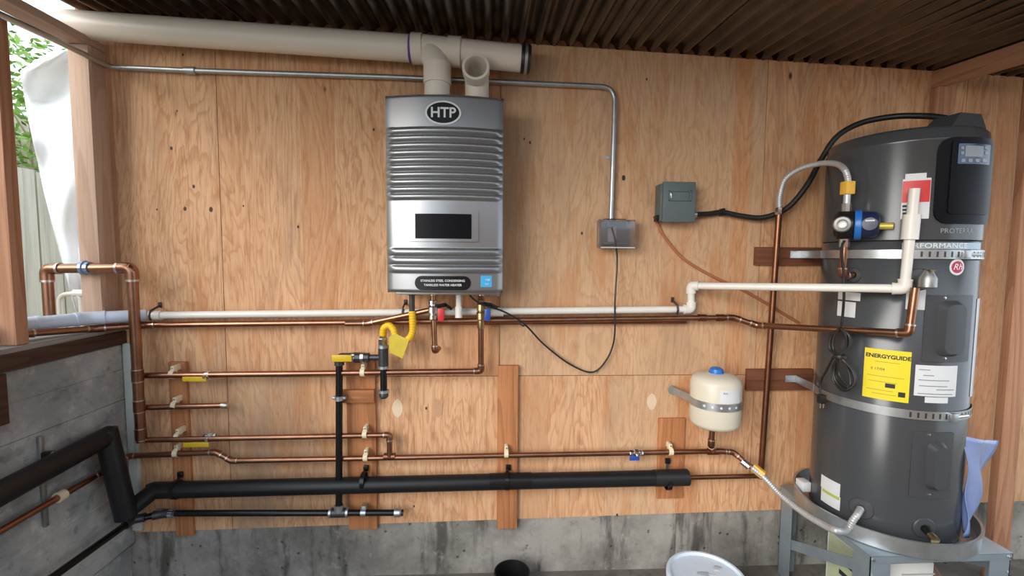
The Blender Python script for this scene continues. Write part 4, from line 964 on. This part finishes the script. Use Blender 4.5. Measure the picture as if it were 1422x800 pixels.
# stickers
s1 = tpatch(1252, 248, 1291, 304, .002, .0032, 'warning_sticker', LABEL, TK, .002, 5); tag(s1, 'red and white warning sticker')
tpatch(1253, 251, 1291, 281, .0030, .0040, 'red_panel', RED, s1, .002, 5)
tpatch(1257, 241, 1286, 250, .0020, .0044, 'white_heading', LABEL, s1, .001, 4)
for py in (285, 290, 295): tpatch(1253, py, 1262, py+3, .0030, .0040, 'print_line', TEXTB, s1, .0005, 3)
eg = tpatch(1199, 486, 1264, 556, 0, .0008, 'energy_label', YTAG, TK, .001, 8); tag(eg, 'bright yellow energy guide label')
def on(px, py): p_ = TS(px, py); return tang(p_), p_.z
a_, z_ = on(1233, 496); text('ENERGYGUIDE', .021, TEXTB, eg, None, bend=(a_, z_, .0014), weight=.0008, sx=.98)
a_, z_ = on(1206, 510); text('E 17/04', .014, TEXTB, eg, None, bend=(a_+.03, z_, .0014), align='LEFT')
for py, q0_, q1_ in ((503, 1215, 1250), (523, 1204, 1256), (530, 1206, 1246), (541, 1203, 1240), (547, 1210, 1244)): tpatch(q0_, py, q1_, py+.9, .0007, .0013, 'print_line', plain('olive_print', (.45, .36, .02), .6), eg, .0002, 6)
tpatch(1229, 533, 1243, 539, .0007, .0013, 'price_box', TEXTB, eg, .0005, 3); tpatch(1247, 545, 1257, 552, .0007, .0013, 'logo_box', TEXTB, eg, .0005, 3)
rp = tpatch(1270, 508, 1328, 551, 0, .0008, 'rating_label', LABEL, TK, .001, 6); tag(rp, 'white rating label')
for py, q0_, q1_ in ((513, 1276, 1292), (521, 1282, 1297), (528, 1275, 1318), (536, 1276, 1315), (541, 1300, 1324), (547, 1274, 1322)): tpatch(q0_, py, q1_, py+1.2, .0007, .0013, 'print_line', plain('grey_print', (.25, .26, .28), .6), rp, .0002, 6)
tpatch(1284, 552, 1316, 560, 0, .0008, 'small_label', LABEL, TK, .001, 4)
q = tpatch(1164, 406, 1195, 417, 0, .0008, 'small_label', LABEL, TK, .001, 4); q = tpatch(1163, 419, 1188, 440, 0, .0008, 'small_label', LABEL, TK, .001, 4)
tpatch(1258, 402, 1285, 430, 0, .0008, 'small_label', LABEL, TK, .001, 4)
q = tpatch(1140, 666, 1167, 684, 0, .0008, 'small_label', LABEL, TK, .001, 4); q = tpatch(1140, 684, 1167, 703, 0, .0008, 'small_label', LABEL, TK, .001, 4); tpatch(1142, 685, 1166, 689, .0006, .0014, 'print_line', plain('lime_print', (.40, .48, .08), .6), q, .0003, 4)
# element covers
for (x0_, y0_, x1_, y1_, cx0, cy0, cx1, cy1) in ((1282, 410, 1346, 503, 1299, 417, 1333, 495), (1264, 600, 1320, 692, 1284, 612, 1311, 680)):
    cv = tpatch(x0_, y0_, x1_, y1_, 0, .004, 'element_cover', TANKP, TK, .008, 8)
    a0, a1 = tang(TS(cx0, (cy0+cy1)/2)), tang(TS(cx1, (cy0+cy1)/2)); pm = (cx0+cx1)/2
    apatch(a0, a1, TS(pm, cy1).z, TS(pm, cy0).z, .003, .030, 'cover_dome', TANKP, cv, .03, 8, bevel=.014)
    for py in (y0_+4, y1_-5): p_ = TS((x0_+x1_)/2-2, py, .004); a_ = tang(p_); MB().lathe(p_, V((math.sin(a_), -math.cos(a_), 0)), [(.005, 0), (.005, .002), (.001, .003)], 8).build('screw', CHROME, cv)
# ports
def port(px, py, r, name='port', m=TANKP):
    p_ = TS(px, py); a_ = tang(p_); n_ = V((math.sin(a_), -math.cos(a_), 0)); o = MB().lathe(p_-n_*.006, n_, [(r, 0), (r, .008), (r*.92, .012), (r*.45, .013), (r*.45, .008), (.001, .008)], 26).build(name, m, TK); return p_, n_, o
port(1186, 382, .030); p_t, n_t, o_t = port(1276, 388, .042)
p_i, n_i, _o = port(1196, 706, .042); p_d, n_d, _o = port(1283, 733, .040)
# relief valve
MB().tube([p_t, p_t+n_t*.06], .022, 12).build('valve_neck', DULL, TK)
rv = p_t+n_t*.075; MB().lathe(rv-ZV*.03, ZV, [(.02, 0), (.027, .006), (.027, .036), (.02, .05), (.013, .066), (.001, .068)], 14).build('relief_valve', DULL, TK)
MB().obox(rv+ZV*.036+n_t*.01, n_t*.03, ZV*.002, n_t.cross(ZV)*.008).build('relief_lever', BRASS, TK)
# drain cock
MB().tube([p_d, p_d+n_d*.035-ZV*.008], .013, 12).build('drain_body', BLACK, TK); MB().tube([p_d+n_d*.033-ZV*.008, p_d+n_d*.058-ZV*.014], [.014, .016], 12).build('drain_spout', BRASS, TK)
# top junction cap
ca = tang(TS(1355, 180)); c1 = tpt(ca, TZT, -.075); tn = V((math.cos(ca), math.sin(ca), 0)); on_ = V((math.sin(ca), -math.cos(ca), 0))
jc = MB(); hw0, hw1, hd0, hd1, hh = .080, .048, .055, .045, .052
jc.add([c1+tn*sx_*hw0+on_*sy_*hd0-ZV*.004 for sx_, sy_ in ((-1,-1),(1,-1),(1,1),(-1,1))]+[c1+tn*(sx_*hw1+.018)+on_*sy_*hd1+ZV*hh for sx_, sy_ in ((-1,-1),(1,-1),(1,1),(-1,1))], [(3,2,1,0),(4,5,6,7),(0,1,5,4),(1,2,6,5),(2,3,7,6),(3,0,4,7)])
jc.build('junction_cap', TANKM, TK, smooth=0)
MB().tube([conn-V((.012, -.006, 0)), conn+V((.035, -.02, -.006))], .017, 10).build('cable_connector', STEEL, TK)
# document sleeve on the right flank
apatch(math.radians(31), math.radians(60), trow(552), trow(414), .001, .004, 'document_sleeve', PVCB, TK, .004, 6)
# straps
def strap(zc, label, armpx, armpy):
    T = thing('tank_strap', label, 'strap', (TC.x, TC.y, zc), 'straps holding the grey tank')
    s0 = ring_patch(TC, TR+.0045, math.radians(-118), math.radians(78), zc-.017, zc+.017, .0016, 48).build('band', STEEL, T)
    for i in range(15):
        a_ = math.radians(-26+5.2*i); aq = .012
        apx = MB(); 
        for aa, zz in ((a_-aq, zc-.010), (a_+aq, zc-.010), (a_+aq, zc+.010), (a_-aq, zc+.010)): apx.v.append(tpt(aa, zz, .0061))
        for aa, zz in ((a_-aq, zc-.010), (a_+aq, zc-.010), (a_+aq, zc+.010), (a_-aq, zc+.010)): apx.v.append(tpt(aa, zz, .0067))
        apx.f += [(0,1,2,3), (4,5,6,7), (0,1,5,4), (1,2,6,5), (2,3,7,6), (3,0,4,7)]; apx.build('slot', MALL, s0)
    a_ = math.radians(4); p0 = tpt(a_, zc, .013); p1 = tpt(a_+.28, zc, .013); MB().tube([p0, p1], .006, 8).build('tension_bolt', CHROME, T)
    MB().box((p0.x-.012, p0.y-.012, zc-.016), (p0.x+.012, p0.y+.012, zc+.016), .003).build('bolt_bracket', STEEL, T)
    q = B(armpx, armpy, .03); e = tpt(math.radians(-118), zc, .006)
    MB().beam(V((q.x, -.028, zc)), e, .003, .034, ZV).build('wall_arm', STEEL, T)
    MB().box((q.x-.05, -.028, zc-.017), (q.x+.008, -.0245, zc+.017)).build('wall_plate', STEEL, T)
    return T
strap(trow(353), 'upper perforated steel strap around the grey tank', 1112, 355)
strap(trow(574), 'lower perforated steel strap around the grey tank', 1105, 525)

# inlet hose
FH = thing('inlet_hose', 'corrugated steel hose from the lowest copper line to the tank bottom port', 'hose', B(1055, 656, .11))
e_ = p_i+n_i*.05
flex(smoothpath([B(1044, 649, .10), B(1062, 664, .14), B(1085, 688, .22), B(1115, 712, .34), B(1145, 730, .46), B(1162, 737, .53), tk(1176, 736, .075), tk(1185, 722, .06), e_-ZV*.01, p_i+n_i*.01], 8), .0125, HOSE, 'hose', FH, .08, .010)
q0 = B(1055, 656, .115); dv_ = (B(1066, 667, .15)-B(1044, 649, .10)).normalized(); MB().tube([q0-dv_*.035, q0+dv_*.02], .021, 6).build('tape_flag', YTAPE, FH)

# ================================================================== PAN, STAND AND THINGS AROUND
SZ = .378
PN = thing('drain_pan', 'round galvanised drain pan under the grey tank', 'pan', (TC.x, TC.y, SZ))
MB().lathe(V((TC.x, TC.y, 0)), ZV, [(.001, SZ+.001), (.312, SZ+.001), (.318, SZ+.006), (.318, SZ+.062), (.323, SZ+.064), (.323, SZ+.068), (.314, SZ+.068), (.313, SZ+.008), (.001, SZ+.006)], 72, caps=False).build('pan_body', STEEL, PN, smooth=40)
p = B(1090, 660, .10); MB().box((1.43, -.20, SZ+.05), (1.47, -.15, SZ+.095), .003).build('corner_tab', LABEL, PN)
ST = thing('tank_stand', 'galvanised sheet steel stand carrying the tank and its pan', 'stand', (1.72, -.29, FZ))
sx0, sx1, sy0, sy1 = 1.437, 2.005, -.572, -.035
MB().box((sx0, sy0, SZ-.004), (sx1, sy1, SZ), .001).build('top_plate', STAND, ST)
for (u0, v0, u1, v1) in ((sx0, sy0, sx1, sy0+.003), (sx0, sy1-.003, sx1, sy1), (sx0, sy0, sx0+.003, sy1), (sx1-.003, sy0, sx1, sy1)): MB().box((u0, v0, SZ-.03), (u1, v1, SZ-.0045)).build('skirt', STAND, ST)
for lx, ly in ((sx0, sy0), (sx1, sy0), (sx0, sy1), (sx1, sy1)):
    dx = 1 if lx == sx0 else -1; dy = 1 if ly == sy0 else -1; lg = MB()
    x_a, x_b = sorted((lx+dx*.004, lx+dx*.085)); y_a, y_b = sorted((ly+dy*.004, ly+dy*.007)); lg.box((x_a, y_a, FZ), (x_b, y_b, SZ-.005))
    x_a, x_b = sorted((lx+dx*.004, lx+dx*.007)); y_a, y_b = sorted((ly+dy*.004, ly+dy*.085)); lg.box((x_a, y_a, FZ), (x_b, y_b, SZ-.005)); lg.build('leg', STAND, ST)
for x_ in (sx0+.012, sx1-.012): MB().beam(V((x_, sy1-.01, FZ+.16)), V((x_, sy0+.01, SZ-.06)), .004, .045, ZV).build('brace', STAND, ST)
for px, py in ((1190, 756), (1232, 768), (1376, 758)): pass
for u in (.02, .5, .98): p_ = V((sx0+(sx1-sx0)*u, sy0-.001, SZ-.016)); MB().lathe(p_, -YV, [(.006, 0), (.006, .003), (.001, .004)], 8).build('screw', CHROME, ST)
# pan liner / plastic bag on the right flank
bg = MB(); nb_, mb_ = 14, 20
for j in range(mb_+1):
    v = j/mb_; z = .42+(.40)*v
    for i in range(nb_+1):
        u = i/nb_; a_ = math.radians(28+u*38*(0.45+0.55*v)); o_ = .012+.10*v*u*u+.010*math.sin(u*8+v*5)+.008*math.sin(v*11+u*4)
        bg.v.append(tpt(a_, z-.05*u*v, o_))
for j in range(mb_):
    for i in range(nb_): a = j*(nb_+1)+i; bg.f.append((a, a+1, a+nb_+2, a+nb_+1))
tag(bg.build('plastic_bag', BAG, smooth=80, solid=.002), 'crumpled blue plastic bag tucked between tank and pan', 'bag')
# carton under the stand
CX = thing('carton', 'white cardboard carton on the floor under the tank stand', 'carton', (1.62, -.33, FZ))
cx0, cx1, cy0, cy1, cz1 = 1.545, 1.80, -.47, -.22, .27
MB().box((cx0, cy0, FZ), (cx1, cy1, cz1), .003).build('box', CARTON, CX)
MB().box((cx0-.0015, cy0+.01, FZ+.01), (cx0-.0002, cy1-.01, cz1-.01)).build('printed_side', CARTG, CX)
for i in range(4): MB().box((cx0-.0025, cy0+.05, .0+i*.055), (cx0-.0016, cy1-.08, .02+i*.055)).build('print_bar', TEXTB, CX)
for i in range(3): MB().box((cx0+.12, cy0-.0012, .15+i*.035), (cx0+.20+.03*i, cy0-.0002, .157+i*.035)).build('print_line', plain('carton_grey_print', (.45, .46, .46), .7), CX)
# leaning offcut under the stand
pk = MB().beam(V((1.83, -.26, .31)), V((1.96, -.52, FZ+.03)), .07, .035, ZV, .002).build('offcut_plank', wood('dark_offcut', (.26, .13, .09), (.14, .065, .045), 'x')); tag(pk, 'reddish wood offcut leaning under the right side of the stand', 'plank')

# bucket with spattered lid
bc = B(981, 800, .42)
BK = thing('bucket', 'pale blue-white plastic bucket with spattered lid on the floor', 'bucket', (bc.x, bc.y, FZ))
bz = bc.z; o = V((bc.x, bc.y, 0))
MB().lathe(o, ZV, [(.001, FZ), (.125, FZ), (.13, FZ+.004), (.147, bz-.03), (.147, bz-.012)], 48, caps=False).build('pail', PAIL, BK, smooth=40)
lid = MB().lathe(o, ZV, [(.152, bz-.03), (.156, bz-.026), (.156, bz), (.152, bz+.005), (.143, bz+.005), (.138, bz-.006), (.12, bz-.008), (.001, bz-.008)], 48, caps=False).build('lid', PAIL, BK, smooth=40)
for i in range(16):
    a = random.uniform(0, 2*PI); r_ = random.uniform(.0, .1); s_ = random.uniform(.012, .036); cc = o+V((math.cos(a)*r_, math.sin(a)*r_, bz-.0085)); pts = []
    for k in range(12): q = s_*random.uniform(.6, 1.2); pts.append(cc+V((q*math.cos(2*PI*k/12), q*math.sin(2*PI*k/12)*.7, 0)))
    MB().add([cc+ZV*.003]+[p_+ZV*.0012 for p_ in pts], [(0, k+1, (k+1) % 12+1) for k in range(12)]).build('paint_splat', GRIME if i % 2 else LABEL, lid, smooth=0, solid=.0008)
hb = MB().tube([o+V((.156*math.cos(a), .156*math.sin(a), bz-.03-.02*math.sin((a-PI)*1))) for a in [PI+PI*k/20 for k in range(21)]], .003, 8).build('bail', STEEL, BK)
# black tub
tc_ = B(711, 797, .13); o = V((tc_.x, tc_.y, 0)); tz = tc_.z+.01
TB = thing('black_tub', 'small black plastic tub at the foot of the concrete', 'tub', (o.x, o.y, FZ))
MB().lathe(o, ZV, [(.001, FZ), (.06, FZ), (.076, tz-.02), (.084, tz-.018), (.084, tz+.002), (.078, tz+.003), (.074, tz-.02), (.058, FZ+.006), (.001, FZ+.006)], 36, caps=False).build('tub_wall', BLACK, TB, smooth=40)
